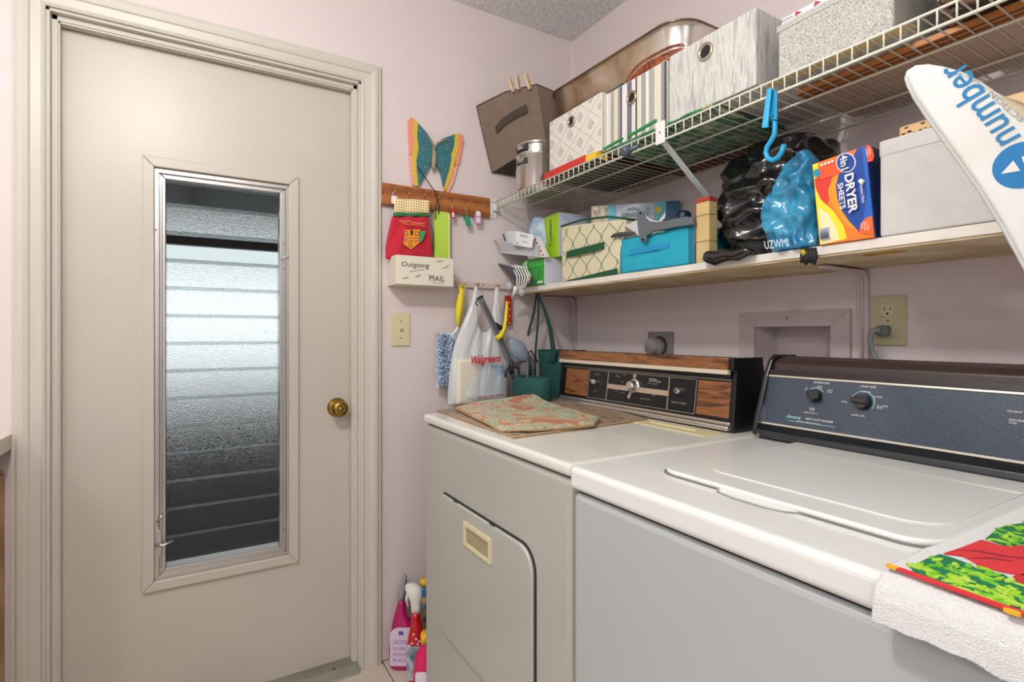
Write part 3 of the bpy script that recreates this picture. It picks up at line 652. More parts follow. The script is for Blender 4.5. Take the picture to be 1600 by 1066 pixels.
dec(Z3([(345, 445), (405, 445), (398, 490), (362, 560), (345, 540)]), 'tree_motif', mat('#3e9a62', .8))
text('Home Sweet Home', t, V(.0555, onb(644, 354).y, onb(644, 352).z), -UY, -UZ, .010, mat('#f08a2a', .7), width=.085)
b = MB(); pts = [onb(*p_, .056) for p_ in Z3([(150, 345), (200, 352), (240, 345), (300, 365), (360, 372), (405, 365)])]
b.tube(pts, .0009, 6); b.build('stitched_line', mat('#f1c0b0', .8), t)
# lime booklet on black cord
t = thing('booklet', 'lime green folded booklet hanging by a black cord beside the pot holder', 'booklet', (.02, -.62, 1.5))
a0, a1_ = onX(681, 340, .03), onX(701, 401, .03)
b = MB(); b.hexa([(.022, a0.y-.004, 1.40), (.030, a0.y-.004, 1.40), (.034, a0.y-.004, 1.614), (.026, a0.y-.004, 1.618), (.022, a1_.y-.004, 1.40), (.030, a1_.y-.004, 1.40), (.030, a1_.y+.004, 1.622), (.022, a1_.y+.004, 1.625)]); 
b = MB(); b.box(.022, .034, a0.y-.006, a1_.y-.002, 1.40, 1.612); b.build('cover', mat('#b7d94c', .55), t, bevel=.002)
MB().box(.024, .0335, a1_.y-.003, a1_.y+.003, 1.403, 1.609).build('pages', mat('#dfe8a8', .6), t)
CRD = mat('#1a1411', .7)
h3 = hk[3]
pts = [onX(652, 260, .022), onX(664, 277, .025), onX(680, 300, .034), onX(683, 311, .042), onX(680, 330, .040), onX(680.5, 343, .037)]
MB().tube(pts, .0018, 8).build('cord', CRD, t, smooth=True)
MB().tube([onX(683, 309, .042), onX(686, 322, .042), onX(685, 335, .037)], .0018, 8).build('cord', CRD, t, smooth=True)
MB().tube([onX(674, 351, .056), onX(677, 365, .054), onX(677, 380, .05), onX(677, 392, .045)], .0018, 8).build('cord', CRD, t, smooth=True)
# outgoing mail box
t = thing('mail_box', 'white wooden outgoing mail box with hand-lettered front on the pink wall', 'mail box', (0, -.71, 1.33))
MW = mat('#e2dccb', .55, bump=.05, bs=40)
bx0, by0, by1, bz0, bz1 = .100, -.818, -.606, 1.330, 1.430
for nm, q in (('front_panel', (bx0-.008, bx0, by0, by1, bz0, bz1)), ('back_panel', (0, .008, by0, by1, bz0, bz1)), ('bottom_panel', (.008, bx0-.008, by0, by1, bz0, bz0+.008)), ('side_panel', (.008, bx0-.008, by0, by0+.008, bz0+.008, bz1)), ('side_panel', (.008, bx0-.008, by1-.008, by1, bz0+.008, bz1))):
    MB().box(*q).build(nm, MW, t, bevel=.0012)
def mq(px, py): return onX(px, py, bx0+.0006)
def M3(a, b_): return mq(600+a/6.267, 290+b_/6.267)
text('Outgoing', t, M3(310, 783), UY, UZ, .023, INK, width=(M3(445, 780)-M3(175, 780)).length, shear=.1, bold=.0)
text('MAIL', t, M3(520, 912), UY, UZ, .019, INK, width=(M3(595, 915)-M3(445, 915)).length, bold=.0)
for pl in ([(440, 872), (465, 890), (480, 880)], [(250, 845), (320, 832), (392, 822)], [(475, 955), (530, 958), (585, 958)]):
    MB().tube([M3(*p_) for p_ in pl], .0007, 6).build('pen_stroke', INK, t)
for pl in ([(510, 745), (530, 738), (545, 750), (560, 738), (580, 735)], [(570, 815), (595, 800), (608, 808), (620, 790), (640, 782)], [(178, 912), (200, 903), (212, 914), (225, 900), (243, 895)], [(302, 896), (325, 885), (335, 896), (345, 878), (360, 870)]):
    MB().tube([M3(*p_) for p_ in pl], [.0005, .0012, .0009, .0012, .0005], 6).build('drawn_gull', INK, t)
# light switch
IV = mat('#d3cba2', .4)
t = thing('light_switch', 'ivory toggle light switch plate below the mail box', 'light switch', (0, -.77, 1.175))
MB().prism(rrect(-.805, -.735, 1.117, 1.234, .004), Z_, UY, UZ, 0, .006).build('plate', IV, t, bevel=.002, bseg=3)
MB().hexa([(.005, -.775, 1.166), (.005, -.765, 1.166), (.020, -.766, 1.180), (.020, -.774, 1.180), (.005, -.775, 1.180), (.005, -.765, 1.180), (.018, -.766, 1.186), (.018, -.774, 1.186)]).build('toggle', IV, t, bevel=.001)
for z in (1.205, 1.146): MB().lathe([(.003, 0), (.002, .001)], V(.006, -.77, z), UX, 10).build('screw', mat('#7d7758', .4, .5), t)
# lower hook rail
t = thing('hook_rail', 'narrow pink-painted hook rail below the key rack', 'hook rail', (0, -.34, 1.345))
MB().box(0, .014, -.556, -.10, 1.338, 1.360).build('rail', mat('#cdbdb4', .5), t, bevel=.002)
hr = []
for (px, py) in ((722, 446), (744, 446), (775, 448)):
    q = onX(px, py, .016); hr.append(q); MB().tube([q+V(-.003, 0, .004), q+V(.012, 0, .004), q+V(.018, 0, -.004), q+V(.024, 0, -.002), q+V(.028, 0, .008)], .0018, 8).build('hook', HK, t, smooth=True)
MB().lathe([(.003, 0), (.002, .001)], V(.014, onX(755, 446, .014).y, 1.350), UX, 10).build('screw', mat('#4d3a38', .5), t)
# duster
t = thing('feather_duster', 'fluffy pale blue duster with yellow handle hanging on the first rail hook', 'duster', (.04, -.55, 1.15))
DY = mat('#e3cf16', .4)
P_ = lambda px, py, x=.045: onX(px, py, x)
b = MB(); b.tube([P_(720, 449), P_(721, 455), P_(720, 462), P_(718, 478), P_(716, 495), P_(716, 512)], [.006, .009, .012, .0155, .010, .006], 14); b.build('handle', DY, t, smooth=True)
b = MB(); b.tube([P_(719, 456), P_(717, 449), P_(722, 443), P_(727, 449), P_(722, 457)], .003, 8); b.build('hanging_loop', DY, t, smooth=True)
MB().tube([P_(716, 510), P_(713, 517), P_(706, 523), P_(702, 530)], [.006, .005, .004, .005], 10).build('neck', WHITE, t, smooth=True)
rnd = random.Random(3); b = MB(); b2 = MB()
A, B = P_(696, 524), P_(694, 598)
for i in range(2600):
    s = rnd.random(); a = rnd.random()*2*PI; c = A.lerp(B, s); r = .031*(1-.15*s)*(.85+.3*rnd.random())
    d = V(math.cos(a), math.sin(a), rnd.uniform(-.35, .35)); n_ = d.cross(V(rnd.uniform(-1, 1), rnd.uniform(-1, 1), rnd.uniform(-1, 1))).normalized()*rnd.uniform(.003, .0065)
    e = c+d*r; q = [c+n_, c-n_, e-n_*.7+V(0, 0, -.006), e+n_*.7+V(0, 0, -.006)]
    (b if math.cos(a+.15) > .2 else b2).add(q, [(0, 1, 2, 3)])
b.build('blue_fluff', mat('#c9def2', .9, sheen=.4), t, kind='stuff'); b2.build('grey_fluff', mat('#cfd1d4', .9, sheen=.4), t, kind='stuff')
MB().tube([A, B], .012, 8).build('core', mat('#9fb6cc', .9), t)
# plastic shopping bag
t = thing('plastic_bag', 'thin white plastic shopping bag with red script, hanging from two rail hooks', 'bag', (.08, -.43, .90))
PLB = mat('#eef0f2', .28, alpha=.62, bump=.7, bs=28, stretch=(1, 1, .25), coat=.4)
PLS = mat('#eef0f2', .28, alpha=.8, bump=.7, bs=28, stretch=(1, 1, .25), coat=.4)
def bagring(py, l, r, dx, am=.06, cx=.085):
    q0, q1 = onX(l, py, cx+dx*.6), onX(r, py, cx+dx*.6); cy = (q0.y+q1.y)/2; ry = (q1.y-q0.y)/2; z = (q0.z+q1.z)/2
    return sring(cx, cy, z, dx, ry, 44, 2.8, am, 22., 3.)
TOPC = [(0, 742, 450), (.05, 744, 447), (.10, 747, 449), (.20, 747, 478), (.32, 748, 508), (.44, 753, 519), (.56, 761, 519), (.68, 768, 508), (.78, 771, 478), (.88, 774, 450), (.94, 777, 448), (1.0, 780, 452)]
def topc(u):
    for (a, x0, y0_), (b_, x1, y1_) in zip(TOPC, TOPC[1:]):
        if u <= b_: k = (u-a)/(b_-a); return x0+(x1-x0)*k, y0_+(y1_-y0_)*k
    return TOPC[-1][1:]
def bagfn(sign):
    def fn(u, v):
        tx, ty = topc(u)
        if v < .55: k = v/.55; px, py = 700+93*u+(6-3*u)*k**2, 631-(631-560)*k; 
        else:
            k = (v-.55)/.45; mx, my = 706+84*u, 560.; e = k*k*(3-2*k)
            px, py = mx+(tx-mx)*(.35*k+.65*e), my+(ty-my)*k
        bul = .046*(1-v)**.55*min(1, (v+.12)*5)*(max(0, math.sin(PI*min(1, max(0, u))))**.4)
        q = onX(px, py, .085); w_ = .005*noise.noise(V(u*9+sign, v*1.6, 2.))+.003*noise.noise(V(u*25, v*4, sign))
        return V(.080+sign*(bul+.002)+w_*(.4+v), q.y, q.z)
    return fn
MB().sheet(bagfn(1), 48, 36).build('front_film', PLB, t, smooth=True)
MB().sheet(bagfn(-1), 48, 36).build('back_film', PLB, t, smooth=True)
MB().box(.06, .118, onX(712, 600, .1).y, onX(744, 600, .1).y, .905, 1.07).build('packet', mat('#e9e2cf', .6), t, bevel=.012)
MB().box(.055, .112, onX(748, 600, .1).y, onX(786, 600, .1).y, .905, 1.05).build('packet', mat('#a9c3dc', .5), t, bevel=.014)
RT = mat('#c01e2e', .5)
text('Walgreens', t, onX(760, 563, .136), V(0, 1, .04), V(0, -.04, 1), .038, RT, width=.122, shear=.35, bold=.03)
text('pharmacy  photo  wellness', t, onX(767, 619, .133), V(0, 1, .05), V(0, -.05, 1), .012, RT, width=.105, bold=.02)
# reacher tool and ladle standing in the small green basket
GT = mat('#7d8186', .35, .3)
t = thing('reacher_grabber', 'grey reacher tool with a yellow trigger leaning beside the shopping bag', 'grabber', (.16, -.4, 1.0))
Q = lambda px, py, x=.165: onX(px, py, x)
A, B = Q(750, 465), Q(804, 578)
d = (B-A).normalized(); n_ = UX; s_ = d.cross(n_)
MB().fbox(A, s_, d, -.011, .011, 0, (B-A).length, -.006, .006).build('tube', GT, t, bevel=.003)
MB().fbox(A+d*.02, s_, d, -.004, .004, 0, (B-A).length*.85, .006, .0085).build('groove', mat('#5f6468', .4, .3), t)
MB().tube([A+s_*.010, Q(743, 474), Q(746, 478)], .0028, 8).build('end_hook', mat('#43464a', .4), t, smooth=True)
MB().fbox(A, s_, d, -.012, .012, -.004, .004, -.007, .007).build('end_cap', mat('#2a2c30', .5), t, bevel=.002)
yt = [Q(776, 529, .180), Q(783, 524, .182), Q(788, 514, .182), Q(790, 500, .182), Q(791.5, 485, .182), Q(792, 471, .182)]
MB().tube(yt, [.010, .009, .007, .0065, .006, .004], 12).build('trigger', DY, t, smooth=True)
MB().prism([(q.y, q.z) for q in (Q(772, 503), Q(785, 510), Q(783, 517), Q(777, 516))], Z_, UY, UZ, .16, .172).build('guard', mat('#1d1d1f', .4), t, bevel=.001)
for (a, c_) in (((797, 572), (790, 590)), ((803, 578), (806, 594))):
    MB().tube([Q(*a), Q((a[0]+c_[0])/2-4, (a[1]+c_[1])/2), Q(*c_)], [.006, .007, .004], 8).build('jaw', mat('#393b40', .5), t, smooth=True)
t = thing('serving_spoon', 'blue-grey plastic ladle with its bowl up in the small green basket', 'utensil', (.15, -.33, 1.05))
c = Q(812, 548, .15); u2 = V(0, .68, -.72).normalized(); v2 = V(0, .72, .68)
b = MB(); rings = []
for i in range(9):
    s = i/8; rr = math.sin(PI*min(.98, max(.04, s)))**.6; rings.append([c+u2*(s-.5)*.115+V(.017*rr*math.cos(a_)-.006, 0, 0)+v2*(.034*rr*math.sin(a_)) for a_ in [2*PI*k/20 for k in range(20)]])
b.loft(rings); b.build('bowl', mat('#8e9cab', .32), t, smooth=True)
MB().tube([c+u2*.05, Q(824, 590, .15), Q(822, 618, .15)], [.007, .006, .006], 8).build('handle', mat('#5d6670', .4), t, smooth=True)
t = thing('pasta_fork', 'black toothed pasta fork standing in the small green basket', 'utensil', (.16, -.37, 1.0))
for k in range(5):
    MB().tube([Q(797+k*1.5, 584, .17), Q(795+k*5, 572-2*k, .18), Q(796+k*6, 562+k, .175)], [.003, .003, .0015], 6).build('tooth', mat('#2e3034', .45), t, smooth=True)
MB().tube([Q(806, 575, .17), Q(808, 600, .165), Q(812, 625, .16)], [.016, .008, .006], 10).build('handle', mat('#2e3034', .45), t, smooth=True)
t = thing('slotted_turner', 'dark slotted turner tilted behind the pasta fork in the green basket', 'utensil', (.16, -.37, 1.0))
for k in range(5):
    a_ = Q(826+k*3, 552+k*3, .135); MB().tube([a_, Q(822+k*1.5, 590+k, .135)], .0032, 6).build('slat', mat('#3a3d42', .45), t, smooth=True)
MB().tube([Q(821, 555, .135), Q(830, 548, .135), Q(840, 566, .135)], .004, 6).build('head_rim', mat('#3a3d42', .45), t, smooth=True)
MB().tube([Q(824, 588, .135), Q(820, 620, .14)], .006, 8).build('handle', mat('#3a3d42', .45), t, smooth=True)
# green totes
GB = ramp_mat('woven_green', [(0, '#123a38'), (.5, '#1d5450'), (1, '#2a6a64')], 60, .75, 'wave', (1, 1, 1), 2., bump=.5)
GS = mat('#1c4b47', .7, bump=.4, bs=200)
def totering(py, l, r, ycen, dy, am=.04):
    q0, q1 = onY(l, py, ycen-dy), onY(r, py, ycen-dy); return sring((q0.x+q1.x)/2, ycen, (q0.z+q1.z)/2, (q1.x-q0.x)/2, dy, 44, 2.6, am, 12., 9.)
t = thing('small_tote_bag', 'small green woven bag holding kitchen utensils, beside the shopping bag', 'bag', (.12, -.33, .9))
rings = [totering(a, l, r, -.35, .045) for a, l, r in ((640, 794, 833), (625, 792, 835), (605, 791, 837), (590, 790, 838))]
MB().loft(rings, cap=False).build('body', GB, t, smooth=True, solid=.004)
b = MB(); q0 = [p_ for p_ in totering(632, 794, 834, -.35, .043)]; b.add(q0, [tuple(range(len(q0)))]); b.build('base', GS, t)
t = thing('tote_bag', 'large dark green woven tote bag hanging by straps between wall and dryer', 'bag', (.16, -.2, .9))
rings = [totering(a, l, r, -.14, .072, .05) for a, l, r in ((640, 838, 876), (620, 836, 880), (600, 834, 884), (575, 832, 883), (555, 830, 878), (548, 829, 876))]
MB().loft(rings, cap=False).build('body', GB, t, smooth=True, solid=.004)
b = MB(); q0 = totering(635, 838, 876, -.14, .068); b.add(q0, [tuple(range(len(q0)))]); b.build('base', GS, t)
TP = onY(843, 457.5, -.255)
def ribbon(pts, w_, name, m, par, wd=UX, th=.002):
    b = MB(); rings = []
    for i, p0 in enumerate(pts):
        ww = w_[i] if isinstance(w_, list) else w_
        rings.append([p0-wd*ww+V(0, -th, 0), p0+wd*ww+V(0, -th, 0), p0+wd*ww+V(0, th, 0), p0-wd*ww+V(0, th, 0)])
    b.loft(rings); return b.build(name, m, par, smooth=False)
ribbon([TP+V(-.004, -.01, 0), onY(834, 490, -.235), onY(824, 525, -.225), onY(816, 550, -.222), onY(820, 590, -.222)], .006, 'strap', GS, t)
ribbon([TP+V(0, -.004, 0), onY(841, 500, -.232), onY(837, 545, -.222), onY(836, 590, -.220)], .005, 'strap', GS, t)
ribbon([TP+V(.004, -.012, 0), onY(851, 485, -.235), onY(860, 515, -.225), onY(865, 550, -.220), onY(862, 565, -.218)], [.005, .008, .012, .015, .02], 'strap', GS, t)
MB().tube([TP+V(0, 0, -.002), TP+V(0, 0, .010)], .004, 8).build('hanging_hook', HK, t)
tri = [onY(846, 596, -.225), onY(836, 628, -.225), onY(856, 628, -.225)]
MB().prism([(p_.x, p_.z) for p_ in tri], V(0, -.225, 0), UX, UZ, -.002, .002).build('gusset', GS, t)
# red beaded strip
t = thing('fly_swatter', 'narrow red strap with pale dots hanging at the wall corner behind the bags', 'strap', (.02, -.33, 1.3))
q0, q1 = onX(789, 462, .022), onX(799, 508, .022)
MB().box(.018, .026, q0.y, q1.y, q1.z, q0.z).build('strip', mat('#a9261c', .5), t, bevel=.002)
for k in range(7):
    MB().lathe([(.004, 0), (.003, .002)], V(.026, (q0.y+q1.y)/2+.004*(-1)**k, q1.z+.006+.014*k), UX, 10).build('dot', mat('#e8b05a', .5), t)
# ================================================================ BACK WALL FIXTURES
PF = mat('#c2b5b5', .5)
t = thing('dryer_outlet', 'grey metal wall plate with a round plug above the dryer console', 'wall plate', (.517, 0, 1.126))
MB().box(.458, .575, -.006, 0, 1.080, 1.168).build('plate', mat('#8f8787', .45, .2), t, bevel=.002)
MB().lathe([(.034, .0), (.034, .006)], V(.515, -.006, 1.118), -UY, 28).build('collar', mat('#3a3636', .5), t)
MB().lathe([(.030, 0), (.030, .035), (.026, .042), (.010, .043)], V(.515, -.012, 1.116), -UY, 28).build('plug', mat('#aaa6a2', .3, .6), t, smooth=True, auto=.6)
t = bpy.data.objects.new('trim_6', None); C.objects.link(t); t['kind'] = 'structure'; RM['trim_6'] = Matrix.Identity(4)
b = MB(); o = [(.836, .93), (1.150, .93), (1.150, 1.222), (.836, 1.222)]; i_ = [(HX0, HZ0), (HX1, HZ0), (HX1, HZ1), (HX0, HZ1)]
for k in range(4): b.prism([o[k], o[(k+1) % 4], i_[(k+1) % 4], i_[k]], Z_, UX, UZ, 0, .010)
b.build('supply_box_frame', PF, t, bevel=.0015)
MB().lathe([(.004, 0), (.003, .0015)], V(.985, -.010, 1.203), -UY, 10).build('screw', mat('#8d8080', .5), t)
for x in (.93, 1.06):
    v_ = MB().lathe([(.014, 0), (.014, .03), (.009, .032)], V(x, .07, 1.03), -UY, 16).build('valve_handle', mat('#8a6a3a', .4, .8), t, smooth=True, auto=.6)
t = thing('wall_outlet', 'ivory double wall outlet with one grey plug above the washer', 'outlet', (1.234, 0, 1.19))
MB().prism(rrect(1.197, 1.270, 1.133, 1.250, .004), Z_, UX, UZ, 0, .006).build('plate', mat('#bdb68f', .4), t, bevel=.002, bseg=3)
for zc in (1.215, 1.168):
    r_ = MB().prism(ngon(1.2335, zc, .0172, .0155, 28), Z_, UX, UZ, .006, .0085).build('receptacle', mat('#c9c29c', .4), t, bevel=.0008)
    for s_ in ([(1.2265, zc+.001), (1.2282, zc+.001), (1.2282, zc+.009), (1.2265, zc+.009)], [(1.2388, zc+.001), (1.2405, zc+.001), (1.2405, zc+.008), (1.2388, zc+.008)], ngon(1.2335, zc-.007, .0026, n=10)):
        MB().prism(s_, Z_, UX, UZ, .0084, .009).build('slot', mat('#14130f', .8), r_)
MB().lathe([(.0022, 0), (.0018, .001)], V(1.2335, -.0062, 1.1915), -UY, 10).build('screw', mat('#5d5a44', .4, .5), t)
t = thing('power_cord', 'grey washer power cord with plug in the wall outlet', 'cord', (1.23, -.03, 1.165))
GP = mat('#5f666a', .4)
MB().fbox(V(1.232, -.012, 1.168), UX, UZ, -.013, .011, -.012, .012, 0, .020).build('plug', GP, t, bevel=.004, bseg=3)
MB().tube([V(1.228, -.028, 1.170), V(1.215, -.034, 1.168), V(1.208, -.034, 1.150), V(1.213, -.034, 1.120), V(1.225, -.034, 1.09), V(1.235, -.034, 1.04)], [.008, .007, .0055, .0055, .0055, .0055], 10).build('cord', mat('#8b9094', .4), t, smooth=True)
# ================================================================ PLACEMATS ON THE DRYER
def matpoly(name, label, pts, z, th, m, edge, bumpfn=None, cat='placemat'):
    P = [onZ(a, b_, z+th) for a, b_ in pts]; c = sum(P, V(0, 0, 0))/len(P)
    t = thing(name, label, cat, (c.x, c.y, z), group=None)
    N = len(P)*6; ring = []
    for i in range(len(P)):
        for k in range(6): ring.append(P[i].lerp(P[(i+1) % len(P)], k/6))
    vs = []; fs = []; R = 8
    for j in range(R+1):
        for q in ring:
            p_ = c.lerp(q, j/R); dz = bumpfn(p_) if bumpfn else 0; vs.append(V(p_.x, p_.y, z+th+dz))
    for j in range(R):
        for i in range(N): i2 = (i+1) % N; fs.append((j*N+i, j*N+i2, (j+1)*N+i2, (j+1)*N+i))
    o = MB().add(vs, fs).build('mat_surface', m, t, smooth=False, solid=th)
    MB().tube([V(q.x, q.y, z+th*.5+(bumpfn(q) if bumpfn else 0)) for q in ring], th*.62, 6, closed=True).build('edge', edge, t, smooth=True)
    return t
CORK = ramp_mat('cork_edge', [(0, '#7a5f41'), (.5, '#a88a63'), (1, '#c6aa84')], 160, .8, bump=.3)
SPM = ramp_mat('speckled_brown_mat', [(.3, '#6c5a4c'), (.45, '#8f7c6c'), (.55, '#a8917d'), (.68, '#b9886a')], 45, .45, bump=.05, detail=8)
matpoly('placemat', 'speckled brown rectangular placemat, lowest on the dryer top', [(684, 641), (803, 682), (1012, 654), (872, 622)], ZT+.0005, .005, SPM, CORK)
def bmp(p_):
    q = onZ(826, 624, ZT+.015); d_ = (V(p_.x, p_.y, 0)-V(q.x, q.y, 0)).length; return .020*math.exp(-(d_/.12)**2)+.003*noise.noise(p_*12)
FLM = ramp_mat('floral_mat', [(.26, '#5f7a6c'), (.36, '#9aa88f'), (.43, '#d9d3b2'), (.48, '#8fa08c'), (.53, '#dccfa6'), (.58, '#c9805f'), (.64, '#c77d62'), (.70, '#ddd2b2'), (.8, '#7f957f')], 17, .4, 'noise', (1, 1, 1), .9, detail=9)
matpoly('placemat', 'octagonal sage and coral floral placemat on top of the brown one', [(712, 638), (782, 671), (830, 672), (928, 663), (936, 655), (880, 638), (835, 627), (748, 630)], ZT+.0075, .005, FLM, CORK, bmp)
# ================================================================ BOTTLES BY THE DRYER
t = thing('cleaner_bottle', 'magenta cleaner bottle with grey nozzle on the floor beside the door casing', 'bottle', (.055, -.785, 0))
FWD = V(fx_, fy_, 0); RT_ = V(fy_, -fx_, 0)
def bprof(cx, cy, prof, n=28, p=2.4, depth=.5):
    rings = []
    for (z, l, r) in prof:
        h_ = (r-l)/2; m_ = (r+l)/2
        rings.append([V(cx, cy, z)+RT_*(m_+h_*math.copysign(abs(math.cos(a))**(2/p), math.cos(a)))+FWD*(min(h_, .03)*(depth if h_ > .015 else 1)*1.6*math.copysign(abs(math.sin(a))**(2/p), math.sin(a))) for a in [2*PI*k/n for k in range(n)]])
    return rings
MG = mat('#b3135f', .25, coat=.3)
MB().loft(bprof(.062, -.785, [(.0, -.036, .042), (.006, -.042, .048), (.06, -.046, .05), (.11, -.040, .05), (.15, -.034, .046), (.175, -.028, .018), (.20, -.022, .014), (.225, -.014, .012), (.238, -.012, .012)])).build('body', MG, t, smooth=True)
MB().loft(bprof(.062, -.785, [(.238, -.013, .013), (.256, -.013, .013), (.262, -.010, .013), (.29, -.004, .017), (.315, .006, .016), (.322, .009, .013)])).build('nozzle', mat('#8d9193', .4), t, smooth=True)
o_ = V(.062, -.785, 0)-FWD*.0265
MB().prism(rrect(-.036, .044, .018, .150, [.012, .030, .006, .004]), o_, RT_, UZ, .0, .0012).build('label', mat('#dcc8e2', .5), t)
lb_ = o_-FWD*.0014
text('DIRECTIONS:\nSpray stain and\nwait one minute.\nBlot with cloth.', t, lb_+RT_*.004+UZ*.07, RT_, UZ, .075, mat('#7e6a9c', .6), width=.06)
MB().prism(rrect(-.006, .010, .125, .138, .002), lb_, RT_, UZ, 0, .0004).build('emblem', mat('#3a4d92', .5), t)
t = thing('spray_bottle', 'red and grey laundry spray bottle with white trigger beside the dryer', 'spray bottle', (.150, -.770, 0))
sp = V(.150, -.770, 0)
MB().loft(bprof(sp.x, sp.y, [(.0, -.020, .030), (.006, -.026, .034), (.08, -.028, .034), (.14, -.024, .032), (.18, -.016, .024), (.215, -.011, .016), (.225, -.010, .015)])).build('body', mat('#c51a22', .25, coat=.3), t, smooth=True)
MB().loft(bprof(sp.x, sp.y, [(.225, -.013, .018), (.24, -.013, .018), (.262, -.016, .020), (.285, -.026, .026), (.305, -.034, .022), (.316, -.032, .006), (.320, -.028, -.006)])).build('trigger_head', WHITE, t, smooth=True)
MB().tube([sp+RT_*-.026+UZ*.29, sp+RT_*-.030+UZ*.265, sp+RT_*-.024+UZ*.245], [.004, .004, .003], 8).build('trigger', WHITE, t, smooth=True)
MB().prism(rrect(-.024, .030, .012, .125, .006), sp-FWD*.027, RT_, UZ, -.001, .0006).build('label', ramp_mat('label_print', [(.3, '#2f4a74'), (.45, '#8d99a6'), (.55, '#c8ccd0'), (.7, '#5a6f8e')], 40, .4, 'noise', (1, 1, .4)), t)
for k, (a_, z_) in enumerate(((-.006, .135), (.008, .150), (.014, .132), (0, .165), (-.014, .128), (.018, .142))):
    MB().prism(ngon(a_, z_, .0035, n=8), sp-FWD*.0275, RT_, UZ, 0, .0006).build('star_print', mat('#f3dfd4', .5), t)
text('4in1', t, sp-FWD*.029+UZ*.09+RT_*.004, RT_, UZ, .018, mat('#1e6f8c', .5), width=.03)
t = thing('detergent_bottle', 'pink and yellow bottle half hidden by the dryer front edge', 'bottle', (.272, -.783, 0))
sp = V(.272, -.783, 0)
MB().loft(bprof(sp.x, sp.y, [(.0, -.036, .028), (.008, -.040, .03), (.11, -.036, .03), (.15, -.030, .026), (.175, -.016, .016), (.195, -.012, .012)])).build('body', mat('#d8185c', .3, coat=.2), t, smooth=True)
MB().loft(bprof(sp.x, sp.y, [(.192, -.014, .014), (.215, -.014, .014), (.218, -.012, .012)])).build('cap', mat('#e9b31f', .4), t, smooth=True)
MB().prism(rrect(-.026, .022, .02, .11, .008), sp-FWD*.0265, RT_, UZ, 0, .0012).build('label', mat('#e7d9e4', .5), t)
t = thing('spray_can', 'tall yellow and blue aerosol can behind the spray bottle in the dryer gap', 'can', (.045, -.695, 0))
MB().lathe([(.024, 0), (.026, .004), (.026, .215), (.023, .222)], V(.045, -.695, 0), UZ, 24).build('body', ramp_mat('can_print', [(.3, '#30506e'), (.5, '#c9b06a'), (.6, '#3a6f9c'), (.75, '#e2d9bb')], 30, .35), t, smooth=True, auto=.6)
MB().lathe([(.023, .222), (.023, .252), (.020, .257)], V(.045, -.695, 0), UZ, 24).build('cap', mat('#2f7cc4', .35), t, smooth=True, auto=.6)
MB().lathe([(.021, .257), (.018, .275), (.004, .279)], V(.045, -.695, 0), UZ, 24).build('cap_top', mat('#e0b62c', .4), t, smooth=True)
# ================================================================ WIRE SHELF
def xr(px, y): return onY(px, 500, y).x
WW = mat('#dcdccb', .35, coat=.2)
DK, LR, YF = 1.6835, 1.652, -.387      # deck level, lip rail level, front plane
SX1 = 2.36
ws = thing('wire_shelf', 'white coated wire shelf running along the wall above the wooden shelf', 'shelf', (1.2, -.19, 1.65))
sh = MB().tube([V(0, -.006, DK), V(0, YF+.004, DK), V(0, YF, DK-.003), V(0, YF, LR)], .0016, 6).build('wire', WW, ws, smooth=True, local=False)
sh.data.transform(Matrix.Translation(Vector(ws.location))); sh.location = Vector((.03, 0, 0))-Vector(ws.location)
for i in range(1, 91):
    o = sh.copy(); C.objects.link(o); o.location = Vector((.03+.0258*i, 0, 0))-Vector(ws.location)
for nm, y, z, r in (('front_rail', YF+.001, DK-.002, .0026), ('lip_rail', YF-.001, LR, .0030), ('cross_rail', -.242, DK-.004, .0028), ('cross_rail', -.095, DK-.004, .0028), ('back_rail', -.006, DK-.003, .0028)):
    MB().tube([V(.012, y, z), V(SX1, y, z)], r, 8).build(nm, WW, ws, smooth=True)
WM = mat('#e3e3e0', .35)
MB().box(0, .006, -.412, -.375, 1.618, 1.694).build('end_bracket', WM, ws, bevel=.002); MB().box(.006, .030, -.396, -.378, 1.644, 1.660).build('end_cup', WM, ws, bevel=.002)
for z in (1.628, 1.682): MB().lathe([(.003, 0), (.002, .001)], V(.006, -.394, z), UX, 10).build('screw', mat('#77756f', .4, .5), ws)
def brace(x):
    MB().box(x-.017, x+.014, YF-.007, YF-.003, 1.643, 1.700).build('brace_clip', WM, ws, bevel=.0015)
    MB().lathe([(.0032, 0), (.002, .001)], V(x-.002, YF-.007, 1.672), -UY, 10).build('screw', mat('#8d8b85', .4, .6), ws)
    d = V(0, .385, -.275).normalized(); n_ = d.cross(UX)
    MB().fbox(V(x, YF+.004, 1.650), UX, d, -.009, .009, 0, .455, -.0015, .0015).build('brace', mat('#cfd6d8', .35), ws, bevel=.001)
brace(.889); brace(1.80)
# ================================================================ LOWER WOODEN SHELF
SZ0, SZ1, SY = 1.319, 1.342, -.300
t = thing('wooden_shelf', 'white-edged particle board shelf below the wire shelf, stained underneath', 'shelf', (1.2, -.15, SZ0))
UNDER = mat('#dccbaa', .8, var=.7, vs_=9, var_col='#b08e5a', bump=.2, bs=60)
MB().box(0.002, 2.35, SY+.004, -.001, SZ0, SZ1-.001).build('board', UNDER, t)
MB().box(0.002, 2.35, SY, SY+.005, SZ0+.004, SZ1).build('front_edge', mat('#e6e0d6', .45, var=.1, vs_=12), t, bevel=.0012)
MB().box(0.002, 2.35, SY+.004, -.001, SZ1-.0015, SZ1).build('top_skin', mat('#e2ddd4', .5), t)
MB().prism([(1.335+.035*math.cos(a)*(1+.25*math.sin(3*a)), -.255+.016*math.sin(a)*(1+.3*math.cos(2*a))) for a in [2*PI*i/20 for i in range(20)]], V(0, 0, SZ0), UX, UY, -.002, .0005).build('rust_stain', mat('#c8912a', .7, var=.5, vs_=40, var_col='#7a5a20'), t)
